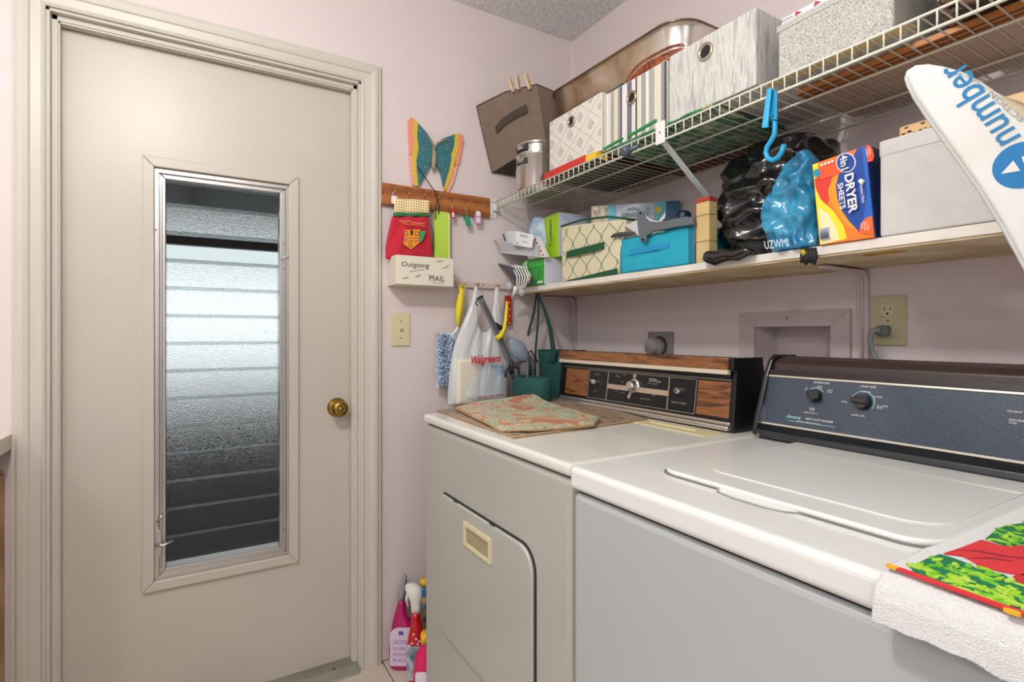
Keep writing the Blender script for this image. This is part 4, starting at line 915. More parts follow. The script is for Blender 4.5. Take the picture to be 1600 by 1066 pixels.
for x in (.022, 1.178):
    b = MB(); r = .03; pts = [V(x, -.19 if x > 1 else -.165, SZ0-.006), V(x, -.05, SZ0-.008)]+[V(x, -.035+.028*math.sin(a), SZ0-.036+.028*math.cos(a)) for a in [PI/2*k/5 for k in range(1, 6)]]+[V(x, -.005, 1.04)]
    rings = [[p_+V(-.013, 0, 0), p_+V(.013, 0, 0), p_+V(.013, .003, .003), p_+V(-.013, .003, .003)] for p_ in pts]
    b.loft(rings); br = b.build('shelf_bracket', mat('#cdbdbd', .5), t, smooth=False, bevel=.001)
    MB().tube([p_+V(0, -.002, 0) for p_ in pts], .003, 8).build('rib', mat('#cdbdbd', .5), br, smooth=True)
# ================================================================ THINGS ON THE WIRE SHELF
ZD = DK+.0022
def grommet(par, x, y, z, r=.017, m=None, tilt=0):
    o = MB().lathe([(r*.68, -.001), (r*.72, .004), (r, .0045), (r*1.06, .002), (r*1.06, 0)], V(x, y, z), -UY, 28, cap=False).build('grommet', m or mat('#b7a996', .25, .9), par, smooth=True)
    MB().prism(ngon(x, z, r*.7, n=24), V(0, y, 0), UX, UZ, -.0005, .0006).build('hole', mat('#23211f', .9), o)
# red and yellow flat game box at the front
t = thing('board_game_box', 'thin red and yellow box lying flat under the diamond patterned bin', 'box', (.47, -.25, ZD))
MB().box(.345, .568, -.380, -.06, ZD, ZD+.024).build('lid', mat('#c8322a', .4), t, bevel=.0015); MB().box(.569, .617, -.379, -.33, ZD, ZD+.020).build('end_panel', mat('#ecc61f', .4), t, bevel=.0015); MB().box(.569, .615, -.3295, -.06, ZD, ZD+.020).build('rear_end', mat('#4a2320', .5), t); MB().box(.347, .615, -.378, -.062, ZD-.0008, ZD+.0002).build('underside', mat('#43403d', .6), t)
t = thing('green_package', 'flat green plastic package under the striped bin and bracket', 'package', (.85, -.25, ZD))
def pk(u, v): return V(.665+.37*u, -.384+.30*v, ZD+.007+.006*noise.noise(V(u*9, v*7, 1)))
GRP = ramp_mat('green_print', [(.35, '#0f5a33'), (.5, '#17804a'), (.6, '#c9c39a'), (.66, '#14693c')], 14, .3, 'noise', (1, 2, 1), coat=.4)
MB().sheet(pk, 20, 14).build('wrapper', GRP, t, smooth=True, solid=.006)
MB().hexa([(.765, -.392, ZD+.012), (.87, -.392, ZD+.020), (.87, -.386, ZD+.020), (.765, -.386, ZD+.012), (.765, -.392, ZD+.018), (.87, -.392, ZD+.027), (.87, -.386, ZD+.027), (.765, -.386, ZD+.018)]).build('upper_seam', mat('#1f8a4e', .3), t)
MB().hexa([(.665, -.392, ZD+.008), (.745, -.392, ZD+.014), (.745, -.386, ZD+.014), (.665, -.386, ZD+.008), (.665, -.392, ZD+.013), (.745, -.392, ZD+.019), (.745, -.386, ZD+.019), (.665, -.386, ZD+.013)]).build('lower_seam', mat('#1f8a4e', .3), t)
t = thing('dark_tray', 'dark red tray lying on the wire deck behind the green package', 'tray', (.80, -.05, ZD))
MB().box(.62, .95, -.075, -.01, ZD, ZD+.02).build('tray_body', mat('#6b1f22', .5), t, bevel=.002)
t = thing('torch', 'small blue-grey torch head poking through the wire shelf lip', 'torch', (.715, -.40, 1.67))
q = onY(977, 237, -.402)
MB().lathe([(.008, -.012), (.014, -.008), (.0155, 0), (.0150, .006), (.011, .009)], q, (onY(990, 231, -.38)-q)*-1, 24).build('head', mat('#4d5a68', .3), t, smooth=True)
MB().tube([q, onY(990, 231, -.392), onY(998, 228, -.388)], [.007, .006, .005], 10).build('handle', mat('#5b6472', .4), t, smooth=True)
# diamond bin
ZB = ZD+.025
t = thing('storage_bin', 'off-white fabric bin printed with grey diamonds and a round grommet', 'storage bin', (.5, -.2, ZB))
x0, x1, yb0, zt = xr(857, -.36)+.004, xr(940, -.36), -.360, 1.888
MB().box(x0, x1, yb0, -.09, ZB, zt).build('body', mat('#dcd9d0', .8, bump=.2, bs=200), t, bevel=.004)
def clip_rect(poly, xa, xb, za, zb):
    def cl(p, ax, lim, sg):
        out = []
        for i in range(len(p)):
            a, b_ = p[i], p[(i+1) % len(p)]; da, db = sg*(a[ax]-lim), sg*(b_[ax]-lim)
            if da >= 0: out.append(a)
            if da*db < 0: k = da/(da-db); out.append((a[0]+(b_[0]-a[0])*k, a[1]+(b_[1]-a[1])*k))
        return out
    for ax, lim, sg in ((0, xa, 1), (0, xb, -1), (1, za, 1), (1, zb, -1)):
        poly = cl(poly, ax, lim, sg)
        if len(poly) < 3: return None
    return poly
GY = mat('#a49f98', .8); G2 = mat('#8b867f', .8); OW = mat('#e2dfd6', .8)
sx, sz = .052, .040; b1 = MB(); b2 = MB(); b3 = MB(); b4 = MB()
for i in range(-1, 7):
    for j in range(-1, 7):
        if (i+j) % 2: continue
        cx_, cz_ = x0+.014+i*sx, ZB+.016+j*sz
        for bb, r, d in ((b1, .0165, .0006), (b2, .0118, .0010), (b3, .0066, .0014), (b4, .0036, .0018)):
            pl = clip_rect([(cx_-r, cz_), (cx_, cz_-r), (cx_+r, cz_), (cx_, cz_+r)], x0+.004, x1-.004, ZB+.003, zt-.003)
            if pl: bb.prism(pl, V(0, yb0, 0), UX, UZ, 0, d)
for k in range(-6, 12):
    for sg in (1, -1):
        c0 = x0+.014+sx+k*2*sx; L = 9; w_ = .0010; z0_ = ZB+.016
        pl = [(c0-w_, z0_), (c0+w_, z0_), (c0+w_+sg*L*sx, z0_+L*sz), (c0-w_+sg*L*sx, z0_+L*sz)]
        pl = clip_rect(pl, x0+.004, x1-.004, ZB+.003, zt-.003)
        if pl: b1.prism(pl, V(0, yb0, 0), UX, UZ, 0, .0004)
b1.build('diamond_print', GY, t, kind='stuff'); b2.build('pale_print', OW, t, kind='stuff'); b3.build('inner_print', G2, t, kind='stuff'); b4.build('dot_print', OW, t, kind='stuff')
g_ = onY(893.5, 190, yb0); grommet(t, g_.x, yb0-.001, g_.z)
# striped bin
t = thing('storage_bin', 'grey and cream vertically striped fabric bin with a dark grommet', 'storage bin', (.76, -.2, ZD+.014))
x0, x1, zt2 = xr(942, -.362)+.004, xr(1041, -.362), 1.870
MB().box(x0, x1, -.361, -.10, ZD+.016, zt2).build('body', mat('#e3dfd3', .85, bump=.2, bs=250), t, bevel=.003)
cols = [(470, 500, '#c9c2b2'), (500, 522, '#e9e4d6'), (522, 548, '#d9d9d6'), (548, 582, '#a7a29a'), (582, 625, '#d8d2be'), (625, 648, '#9d9993'), (648, 668, '#5c5d66'), (668, 720, '#e2e1de'), (720, 765, '#6f7078'), (765, 803, '#dedcd8'), (803, 818, '#46474f'), (818, 860, '#dcd6c4'), (860, 900, '#a3a09c'), (900, 930, '#e4e3e0'), (930, 978, '#a9a6a1'), (978, 1040, '#dad5c5'), (1040, 1068, '#8f8f90'), (1068, 1083, '#4a4b52')]
for a, b_, c_ in cols:
    xa, xb = x0+(x1-x0)*(a-470)/613+.0003, x0+(x1-x0)*(b_-470)/613-.0003
    MB().box(xa, xb, -.3622, -.3608, ZD+.019, zt2-.003).build('stripe', mat(c_, .85, bump=.2, bs=250), t)
g_ = onY(987.5, 153, -.3622); grommet(t, g_.x, -.3625, g_.z, .0185)
# grey textured bin
STK = ramp_mat('streaky_grey_cloth', [(.32, '#a8a6a2'), (.45, '#c2c1bc'), (.55, '#d3d2cd'), (.68, '#b5b3af')], 150, .85, 'noise', (1, 1, .10), .6, bump=.2, detail=3)
t = thing('storage_bin', 'large pale grey streaked fabric bin with a silver grommet, above the blue hook', 'storage bin', (1.02, -.2, ZD+.014))
x0, x1 = xr(1044, -.362)+.003, xr(1181, -.362)
MB().box(x0, x1, -.362, -.08, ZD+.016, 1.872).build('body', STK, t, bevel=.003)
g_ = onY(1103, 81, -.362); grommet(t, g_.x, -.3625, g_.z, .0205, mat('#c9bda8', .2, .9)); 
# roasting pan lying across the bins
STN = ramp_mat('stained_steel', [(.3, '#8d7350'), (.45, '#c3b29a'), (.6, '#d9d4cb'), (.8, '#e6e3dc')], 5, .26, 'noise', metal=1., distort=.5, detail=4)
t = thing('roasting_pan', 'large oblong stained steel roasting pan resting on top of the bins', 'pan', (.62, -.17, 1.90))
qa, qb = onY(892, 128, -.285), onY(1021.5, 47.5, -.285)
zl, zr_ = qa.z, qb.z; xl, xrr = xr(874, -.22), xr(1078, -.25)
def panring(k, grow, n=10):
    pts = rrect(xl+.028-grow, xrr-.028+grow, -.257-grow, -.075+grow, .06+grow*.8, n)
    return [V(x, y, (zl+(zr_-zl)*(x-qa.x)/(qb.x-qa.x))-k) for x, y in pts]
b = MB(); b.loft([panring(.098, .0), panring(.094, .004), panring(.05, .014), panring(.012, .022), panring(.002, .027), panring(.0, .030)], cap=False)
b.build('body', STN, t, smooth=True, solid=.0015)
pr_ = panring(.098, .0); MB().add(pr_, [tuple(range(len(pr_)))]).build('base', STN, t)
MB().tube(panring(-.001, .030), .0032, 8, closed=True).build('rim', mat('#8f7f66', .25, 1.), t, smooth=True)
# copper wicker basket in the striped bin
t = thing('wicker_basket', 'coppery wicker basket rim sticking out of the striped bin', 'basket', (.80, -.33, 1.87))
CW_ = ramp_mat('copper_wicker', [(.3, '#5b2a1c'), (.5, '#9c5236'), (.7, '#c67a56')], 30, .3, 'noise', coat=.4)
def Wk(pts, y, r, dx=0, dz=0, nm='cane'):
    MB().tube([onY(870+a/6.27, 30+b_/6.27, y)+V(dx, 0, dz) for a, b_ in pts], r, 6).build(nm, CW_, t, smooth=True)
arcp = [(675, 620), (715, 535), (790, 450), (870, 390), (950, 345), (1040, 300), (1120, 262), (1200, 245), (1240, 250)]
for k in range(6): Wk(arcp, -.325-.006*(k % 3), .0021, .003*k, -.0062*k+.002*math.sin(k*2.), 'cane')
for k in range(4): Wk([(700, 600), (800, 520), (880, 450), (990, 385), (1090, 330+12*k)], -.335, .0024, .003*k, -.004*k)
for k in range(3): Wk([(790, 570), (880, 500), (960, 450), (1085, 395)], -.338, .0024, .002*k, -.005*k)
for k in range(5): Wk([(830+50*k, 440-22*k), (850+50*k, 520-25*k)], -.34, .002)
# little dark gadget between bins and pan
t = thing('black_pouch', 'small black and grey pouch wedged under the roasting pan between two bins', 'pouch', (.66, -.30, 1.88))
q = [onY(944, 146, -.33), onY(956, 150, -.33), onY(980, 130, -.33), onY(972, 128, -.33)]
xa, xb = xr(944, -.32), xr(980, -.32)
MB().hexa([(xa, -.345, 1.872), (xb, -.345, 1.872), (xb, -.29, 1.872), (xa, -.29, 1.872), (xa+.01, -.34, 1.884), (xb, -.34, 1.892), (xb, -.29, 1.892), (xa+.01, -.29, 1.884)]).build('pouch_body', mat('#37383c', .6), t, bevel=.003)
# stock pot
STEEL = mat('#d6d4cf', .2, 1., var=.15, vs_=6)
pc_ = V(.180, -.292, ZD)
t = thing('stock_pot', 'shiny steel stock pot with black side handles at the shelf end', 'pot', pc_)
MB().lathe([(.070, 0), (.082, .004), (.086, .012), (.086, .125), (.090, .130), (.090, .134), (.084, .135)], pc_, UZ, 40).build('body', STEEL, t, smooth=True, auto=.7)
MB().lathe([(.080, .1355), (.083, .138), (.083, .166), (.088, .171), (.088, .175), (.05, .177)], pc_, UZ, 40).build('steamer_insert', STEEL, t, smooth=True, auto=.7)
BK = mat('#17171a', .3)
dirl = V(.18, -.98, 0).normalized(); side = V(-dirl.y, dirl.x, 0)
for z in (.106, .154):
    c = pc_+dirl*.088+UZ*z
    MB().fbox(c, side, UZ, -.028, .028, -.011, .011, -.024, -.002).build('handle', BK, t, bevel=.004, bseg=3)
    MB().fbox(c, side, UZ, -.012, .012, -.006, .006, -.004, .008).build('handle_mount', STEEL, t, bevel=.001)
# brown bin slumped on the pot
BRNC = mat('#7c6b5d', .85, bump=.25, bs=160, var=.1, vs_=20); BRD = mat('#463d36', .85, bump=.2, bs=200)
t = thing('storage_bin', 'brown collapsible fabric bin with dark handle tilted over the stock pot', 'storage bin', (.13, -.28, 1.84))
P8 = [V(.008, -.398, 1.797), V(.238, -.300, 1.874), V(.200, -.10, 1.874), V(.008, -.15, 1.797), V(.008, -.466, 2.044), V(.252, -.348, 2.060), V(.205, -.09, 2.060), V(.008, -.15, 2.044)]
# top edge bows upward in the middle
tm_ = (P8[4]+P8[5])/2+V(.0, 0, .014)
b = MB(); b.add(P8+[tm_], [(0, 1, 5, 8, 4), (1, 2, 6, 5), (2, 3, 7, 6), (3, 0, 4, 7)]); b.build('panels', BRNC, t, solid=.004)
b = MB(); b.add(P8[:4], [(3, 2, 1, 0)]); b.build('bottom_panel', BRD, t, solid=.003)
MB().tube([P8[4], tm_, P8[5], P8[6]], .0022, 8).build('top_binding', BRD, t, smooth=True)
MB().tube([P8[0], P8[4]], .0018, 8).build('side_binding', BRD, t)
fo = P8[0]; fu = (P8[5]-P8[4]).normalized(); fv = (P8[4]-P8[0]).normalized(); fn_ = fu.cross(fv).normalized()
def onPl(px, py, o, n):
    a, b_, c = _ray(px, py); d = V(a, b_, c); cm = V(CX, CY, CZ); return cm+d*((o-cm).dot(n)/d.dot(n))
hp = [onPl(*p_, P8[4], fn_)+fn_*.004 for p_ in ((775.5, 204), (788, 190), (803, 180), (824, 169))]
b = MB(); b.loft([[p_-fv*.014-fn_*.003, p_+fv*.014-fn_*.003, p_+fv*.014+fn_*.001, p_-fv*.014+fn_*.001] for p_ in hp]); b.build('handle', BRD, t, bevel=.001)
# clothespins on its top edge
PINW = mat('#cdb595', .6)
for k, (a, b_, col) in enumerate((((797, 121), (804.5, 144), '#c2b3a0'), ((809, 118), (812.5, 141), '#a8977f'), ((823, 116), (830, 140), '#c98f4f'))):
    p0 = onPl(a[0], a[1], P8[4], fn_)+fn_*.006; p1_ = onPl(b_[0], b_[1], P8[4], fn_)+fn_*.006
    d = (p1_-p0); L = d.length; d = d.normalized(); s_ = fn_.cross(d).normalized()
    tt = thing('clothespin', ['leftmost of three wooden clothespins clipped on the brown bin rim', 'greyish middle clothespin of the three clipped on the brown bin rim', 'clothespin with an orange-brown lower end, rightmost on the brown bin rim'][k], 'clothespin', p0, group='clothespins on the brown bin')
    MB().fbox(p0, s_, d, -.0045, .0045, 0, L, .001, .006).build('prong', mat(col, .6), tt, bevel=.001)
    MB().fbox(p0, s_, d, -.0045, .0045, 0, L, -.010, -.005).build('prong', PINW, tt, bevel=.001)
    MB().tube([p0+d*L*.5+s_*.005-fn_*.010, p0+d*L*.5+s_*.0055+fn_*.006, p0+d*L*.5-s_*.0055+fn_*.0065, p0+d*L*.5-s_*.005-fn_*.010], .0009, 6).build('spring', mat('#9a958c', .3, 1.), tt)
# tray board, speckled box, package, basket on the right
t = thing('wooden_tray', 'long flat wooden tray with orange-brown edge lying on the wire shelf', 'tray', (1.7, -.16, ZD))
MB().box(1.172, 2.30, -.232, -.03, ZD, ZD+.010).build('panel', mat('#cdb8a8', .6, var=.15, vs_=12), t, bevel=.001)
OW_ = ramp_mat('striped_veneer', [(0, '#6b3a18'), (.5, '#b06a2c'), (1, '#d29a58')], 5, .45, 'wave', (.3, 12, 3), 1.5)
for k in range(5): MB().box(1.172, 2.30, -.274+.0084*k, -.2670+.0084*k, ZD, ZD+.010+.001*(k % 2)).build('edge_strip', mat(['#b8763a', '#7c4420', '#c98d4c', '#8a4e26', '#bf8040'][k], .45), t)
t = thing('paint_stick', 'pale yellow flat wooden stick lying behind the wire shelf lip', 'stick', (1.29, -.355, ZD))
MB().box(1.165, 1.43, -.372, -.347, ZD, ZD+.003).build('strip_body', mat('#d8c68c', .6), t, bevel=.0008)
SPC = ramp_mat('speckled_grey', [(.40, '#8f8f89'), (.50, '#bebeb7'), (.58, '#cbcbc4')], 520, .8, 'noise', detail=2, bump=.15)
t = thing('storage_box', 'speckled grey cardboard storage box near the photo top edge', 'storage box', (1.28, -.2, ZD+.011))
bx0, bx1 = xr(1215, -.345), xr(1396, -.345)
MB().box(bx0, bx1, -.345, -.05, ZD+.012, 1.812).build('body', SPC, t, bevel=.006, bseg=3)
MB().box(bx0-.001, bx1+.001, -.3462, -.3452, 1.800, 1.8125).build('top_seam', SPC, t)
t = thing('plastic_packet', 'white clear-topped packet with red marks on the speckled grey box', 'packet', (1.28, -.22, 1.8135))
MB().box(bx0+.006, bx1-.03, -.343, -.12, 1.8135, 1.8275).build('wrapper', mat('#e6e8ec', .25, coat=.5), t, bevel=.003)
for px, py in ((1246, 27), (1276, 7)):
    q = onY(px, py, -.3435); MB().prism([(q.x-.006, 1.8165), (q.x+.009, 1.8195), (q.x-.003, 1.826)], V(0, -.3432, 0), UX, UZ, 0, .0006).build('red_mark', mat('#b52a38', .5), t)
for k in range(7): q = onY(1218+3.1*k, 40, -.3435); MB().box(q.x, q.x+.002, -.3437, -.3431, 1.8185, 1.822).build('print', mat('#5a6078', .6), t)
t = thing('wicker_basket', 'dark brown woven basket at the right end of the wire shelf', 'basket', (1.60, -.2, ZD+.012))
rndb = random.Random(5); b = MB()
for j in range(12):
    z = ZD+.018+.011*j; cxb, cyb, rx, ry = 1.60, -.205, .155+.002*j, .135+.002*j; pts = []
    for i in range(72):
        a = 2*PI*i/72; wv = .004*math.sin(a*22+PI*j); pts.append(V(cxb+(rx+wv)*math.copysign(abs(math.cos(a))**.7, math.cos(a)), cyb+(ry+wv)*math.copysign(abs(math.sin(a))**.7, math.sin(a)), z+.0025*math.sin(a*22+PI*j+1)))
    b.tube(pts, .0062, 6, closed=True)
b.build('weave', ramp_mat('dark_wicker', [(.3, '#2c2019'), (.5, '#6a503c'), (.7, '#a08468')], 30, .6, 'noise'), t, smooth=True, kind='stuff')
MB().box(1.47, 1.73, -.32, -.09, ZD+.0125, ZD+.020).build('base', mat('#3d3028', .7), t)
# turquoise clip hook on the shelf lip
t = thing('clip_hook', 'turquoise plastic clothes-clip hook hanging on the wire shelf lip', 'hook', onY(1207, 150, -.40))
BL = mat('#1e9fd0', .35)
yh = -.400
def Hk(a, b_, y=yh): return onY(1180+a/7.1, 120+b_/7.1, y)
for nm, q, d0, col in (('front_lever', [(150, 140), (195, 125), (152, 568), (88, 575)], -.012, '#35b0e0'), ('back_lever', [(195, 130), (256, 172), (256, 485), (183, 475)], -.002, '#168ebf')):
    pl = [(lambda v_: (v_.x, v_.z))(Hk(a, b_, yh+d0)) for a, b_ in q]
    MB().prism(pl, V(0, yh+d0, 0), UX, UZ, 0, .006).build(nm, mat(col, .35), t, bevel=.0012)
MB().tube([Hk(*p_) for p_ in ((218, 440), (219, 560), (216, 640), (172, 720), (132, 780), (118, 840), (140, 905), (195, 928), (255, 895), (296, 830), (322, 750))], .0052, 12).build('hook', BL, t, smooth=True)
MB().lathe([(.002, 0), (.0015, .001)], Hk(195, 440, yh-.008), -UY, 10).build('pin', mat('#3c3c3c', .4, .8), t)

# ================================================================ THINGS ON THE WOODEN SHELF
ZS = SZ1+.0008
def quadbox(name, par, m, A_, B_, C_, D_, depth, bevel=.0015, dirn=UY):
    """front quad A(bl) B(br) C(tr) D(tl) pushed back by depth"""
    return MB().hexa([A_, B_, B_+dirn*depth, A_+dirn*depth, D_, C_, C_+dirn*depth, D_+dirn*depth]).build(name, m, par, bevel=bevel)
# green and white box, lime box
t = thing('cable_box', 'green and white box lying at the left end of the wooden shelf', 'box', (.16, -.2, ZS))
gx0, gx1, gy = .082, .236, -.306
MB().box(gx0, gx1, gy, -.13, ZS, 1.442).build('carton', mat('#2f9c3a', .4), t, bevel=.001)
MB().box(gx1-.001, gx1+.0012, gy+.001, -.131, ZS+.001, 1.441).build('white_side', mat('#d5d8e4', .45), t)
MB().box(gx0+.008, gx1-.012, gy-.0008, gy, 1.412, 1.436).build('lighter_band', mat('#46b84a', .4), t)
for k in range(6): MB().box(gx0+.02, gx1-.045, gy-.0008, gy, 1.400-.007*k, 1.4015-.007*k).build('fine_print', mat('#9ad39c', .5), t)
MB().box(gx1-.042, gx1-.008, gy-.0009, gy, 1.349, 1.357).build('white_patch', WHITE, t)
t = thing('lime_box', 'upright lime green appliance box with a vertical word on its front', 'box', (.215, -.21, 1.443), (0, 0, -.10))
lx0_, lx1_, ly = xr(850, -.262), xr(876, -.262), -.262
lz1 = onY(862, 336, ly).z
MB().box(lx0_-.215, lx1_-.215, ly+.21, .07, 0, lz1-1.443).build('carton', mat('#a3cf1c', .4), t, bevel=.0012, local=True)
MB().box(lx1_-.2155, lx1_-.2135, ly+.212, .068, .002, lz1-1.445).build('pale_side', mat('#c4cbe0', .45), t, local=True)
text('Cuisinart', t, V((lx0_+lx1_)/2-.215-.006, ly+.2097, .095), UZ, -UX, .022, mat('#1a2a12', .5), width=.098, local=True, bold=.01)
MB().box(lx0_-.215+.070, lx0_-.215+.0725, ly+.2092, ly+.2099, .04, .09).build('fine_print', mat('#5c7a14', .5), t, local=True)
# pale blue bag, two small cartons, clear tray
t = thing('blue_packet', 'pale blue crumpled plastic packet behind the small cartons', 'packet', (.14, -.22, 1.445))
rings = [sring(.125, -.165, z, rx, .030, 36, 2.6, .16, 26., 4.) for z, rx in ((1.443, .055), (1.47, .072), (1.52, .078), (1.56, .072), (1.60, .045), (1.615, .020))]
MB().loft([[p_+V(-.012, -.075, 0) for p_ in r_] for r_ in rings]).build('film', ramp_mat('blue_film', [(.35, '#8fb4d8'), (.5, '#b8d0e6'), (.65, '#dfe9f2')], 16, .3, 'noise', coat=.4, distort=1.), t, smooth=True)
t = thing('small_carton', 'small white carton with BLACK lettering on the clear tray', 'box', (.06, -.33, 1.50))
A_, B_, C_, D_ = onY(800, 384, -.345), onY(826, 391, -.335), onY(832, 372, -.330), onY(805, 361, -.345)
A_, B_, C_, D_ = onY(806, 383.5, -.372), onY(832, 388, -.352), onY(834, 367, -.352), onY(806, 361, -.372)
quadbox('carton', t, mat('#e3e6ea', .45), A_, B_, C_, D_, 1, dirn=onX(790, 361, .022)-D_)
text('BLACK+', t, (D_*.72+C_*.0+A_*.28+B_*0+C_)/2-V(0, .001, .004)+(C_-D_)*0, (C_-D_), (D_-A_), .0075, mat('#3b4150', .5), width=.046, ext=.0012)
text('DECKER', t, (A_+C_)/2-V(0, .0, .006), (C_-D_), (D_-A_), .005, mat('#8a92a0', .5), width=.030, ext=.0015)
MB().prism([(0, 0), (.004, .003), (.008, 0), (.006, .007), (.002, .007)], A_+V(.006, -.001, .004), (B_-A_).normalized(), (D_-A_).normalized(), 0, .0008).build('emblem', mat('#3b4150', .5), t)
t = thing('paper_packet', 'white paper packet with red printed flowers leaning on the green box', 'packet', (.12, -.31, 1.445))
A_, B_, C_, D_ = onY(826, 405, -.330), onY(851, 402, -.318), onY(836, 370, -.330), onY(817, 389, -.340)
quadbox('packet_body', t, mat('#e6e0de', .55), A_, B_, C_, D_, .022, dirn=V(.1, 1, .1))
for k in range(3): 
    p_ = D_.lerp(A_, .3+.22*k); q_ = C_.lerp(B_, .3+.22*k); MB().tube([p_.lerp(q_, .12)-V(0, .0012, 0), p_.lerp(q_, .6)-V(0, .0012, 0)], .0009, 5).build('printed_line', mat('#4a4a55', .6), t)
for k in range(5): p_ = C_.lerp(B_, .12+.19*k)+V(-.003, -.0015, 0); MB().lathe([(.005, 0), (.004, .001)], p_, -UY, 8).build('red_flower', mat('#c2344a', .6), t)
t = thing('clear_tray', 'bent clear plastic and card tray leaning on the door wall at the shelf end', 'tray', (.04, -.36, 1.45))
A_, B_, C_, D_ = onX(783, 396, .02), onY(840, 402, -.335), onY(840, 386, -.335), onX(773, 377, .01)
quadbox('card_strip', t, mat('#b9bdc2', .35), A_, B_, C_, D_, .02, dirn=V(-.05, .9, .3))
p_ = [onX(773, 377, .012), onX(779, 386, .02), onX(786, 396, .03), onX(800, 401, .045)]
b = MB(); b.loft([[q_+V(-.004, 0, .006), q_+V(.006, 0, .004), q_+V(.006, 0, .0), q_+V(-.004, 0, .002)] for q_ in p_]); b.build('tan_edge', mat('#b89a70', .6), t)
MB().tube([onX(786, 366, .03), onX(790, 378, .035)], .003, 6).build('dark_corner', mat('#3f3c3c', .6), t)
text('BLACK', t, (A_+B_+C_+D_)/4+V(.02, -.004, .004), (B_-A_), (D_-A_), .012, mat('#767c84', .5), width=.05, ext=.002)
# white cable bundle, grey sleeve, clear wrap
t = thing('cable_bundle', 'looped white cable bundle hanging off the left end of the wooden shelf', 'cable', (.08, -.33, 1.345))
WC = mat('#e8e6e6', .35)
for k in range(5):
    pts = [onY(792+k*3, 416-k*.6, -.33), onY(801+k*4.2, 418, -.345), onY(808+k*4.2, 432, -.352), onY(808+k*3.4, 446, -.350), onY(803+k*2.2, 456, -.345)]
    MB().tube(pts, .0028, 8).build('loop', WC, t, smooth=True)
MB().tube([onY(806, 448, -.352), onY(804, 457, -.352), onY(800, 466, -.350)], [.008, .007, .005], 10).build('plug', WC, t, smooth=True)
for k in range(2): MB().tube([onY(822+2*k, 408, -.325), onY(818+4*k, 414, -.335), onY(829-3*k, 430, -.345), onY(826, 442, -.345)], .0022, 8).build('thin_cable', mat('#ded2c0', .4), t, smooth=True)
t = thing('grey_sleeve', 'dark grey folded plastic sleeve under the white cable bundle', 'sleeve', (.04, -.34, 1.38))
A_, B_, C_, D_ = onY(805, 440, -.338), onY(834, 444, -.330), onY(822, 424, -.332), onX(777, 412, .008)
quadbox('sleeve_body', t, mat('#4c4e55', .45), A_, B_, C_, D_, .012, dirn=V(0, 1, .1))
t = thing('plastic_wrap', 'crumpled clear plastic wrap hanging below the cable bundle', 'plastic wrap', (.07, -.34, 1.33))
CLR = mat('#d9d9dc', .2, alpha=.55, bump=.8, bs=60, coat=.5)
for cxp, cyp, r in ((795, 447, .020), (815, 455, .020)):
    c = onY(cxp, cyp, -.342); rings = [sring(c.x, c.y, c.z+dz, r*k, r*.5*k, 30, 2.2, .35, 70., cxp) for dz, k in ((-.018, .4), (-.010, .95), (0, 1.1), (.010, .8), (.016, .3))]
    MB().loft(rings).build('film', CLR, t, smooth=False)
t = thing('brown_pouch', 'small tan leather pouch behind the cables on the shelf end', 'pouch', (.05, -.28, ZS))
rings = [sring(.052, -.262, ZS+z, .026*k, .022*k, 24, 2.3, .1, 40., 2.) for z, k in ((0, .8), (.015, 1.), (.045, .95), (.065, .7), (.078, .3))]
MB().loft(rings).build('leather', mat('#a8764e', .6), t, smooth=True)
# trellis bin
t = thing('fabric_bin', 'cream bin with green trellis pattern and a green strap handle', 'storage bin', (.49, -.18, ZS))
y_ = -.302; xA, xB = xr(877.5, y_), xr(965, y_); xC = xr(978, y_)
A_, B_, C_, D_ = V(xA, y_, ZS), V(xB, y_, ZS), V(xC, y_, 1.505), V(xA-.002, y_, 1.538)
quadbox('body', t, mat('#d5cdae', .8, bump=.1, bs=100), A_, B_, C_, D_, .235, .006)
TRG = mat('#3c7a55', .7)
def inside(x, z): return xA+.004 < x < xB+(xC-xB)*(z-ZS)/(1.505-ZS)-.004 and ZS+.005 < z < 1.538-.033*(x-xA)/(xC-xA)-.006
p_ = .074; h_ = .088
for k in range(-1, 11):
    run = []
    for i in range(81):
        z = ZS+.2*i/80; x = xA+.01+k*p_/2+(-1)**k*(p_/4-.0012)*math.cos(2*PI*(z-ZS)/h_+.6)
        if inside(x, z): run.append(V(x, y_-.0006, z))
        elif len(run) > 3: MB().tube(run, .0010, 5).build('trellis_line', TRG, t, smooth=True); run = []
        else: run = []
    if len(run) > 3: MB().tube(run, .0010, 5).build('trellis_line', TRG, t, smooth=True)
DG = mat('#14512f', .7)
MB().tube([D_, D_.lerp(C_, .35)+V(0, -.002, .012), D_.lerp(C_, .75)+V(0, -.002, .012), C_, C_+V(0, .2, 0)], .0035, 8).build('rim_binding', DG, t, smooth=True)
b = MB(); hp = [onY(885, 398, y_-.006), onY(905, 393, y_-.012), onY(925, 388, y_-.012), onY(943, 383.5, y_-.006)]
b.loft([[q-V(0, 0, .011), q+V(0, 0, .011), q+V(0, .002, .011), q+V(0, .002, -.011)] for q in hp]); b.build('strap_handle', DG, t)
MB().hexa([(xA+.03, y_-.001, ZS), (xB, y_-.001, ZS), (xB, y_, ZS), (xA+.03, y_, ZS), (xA+.03, y_-.001, ZS+.002), (xB, y_-.001, ZS+.018), (xB, y_, ZS+.018), (xA+.03, y_, ZS+.002)]).build('base_binding', DG, t)
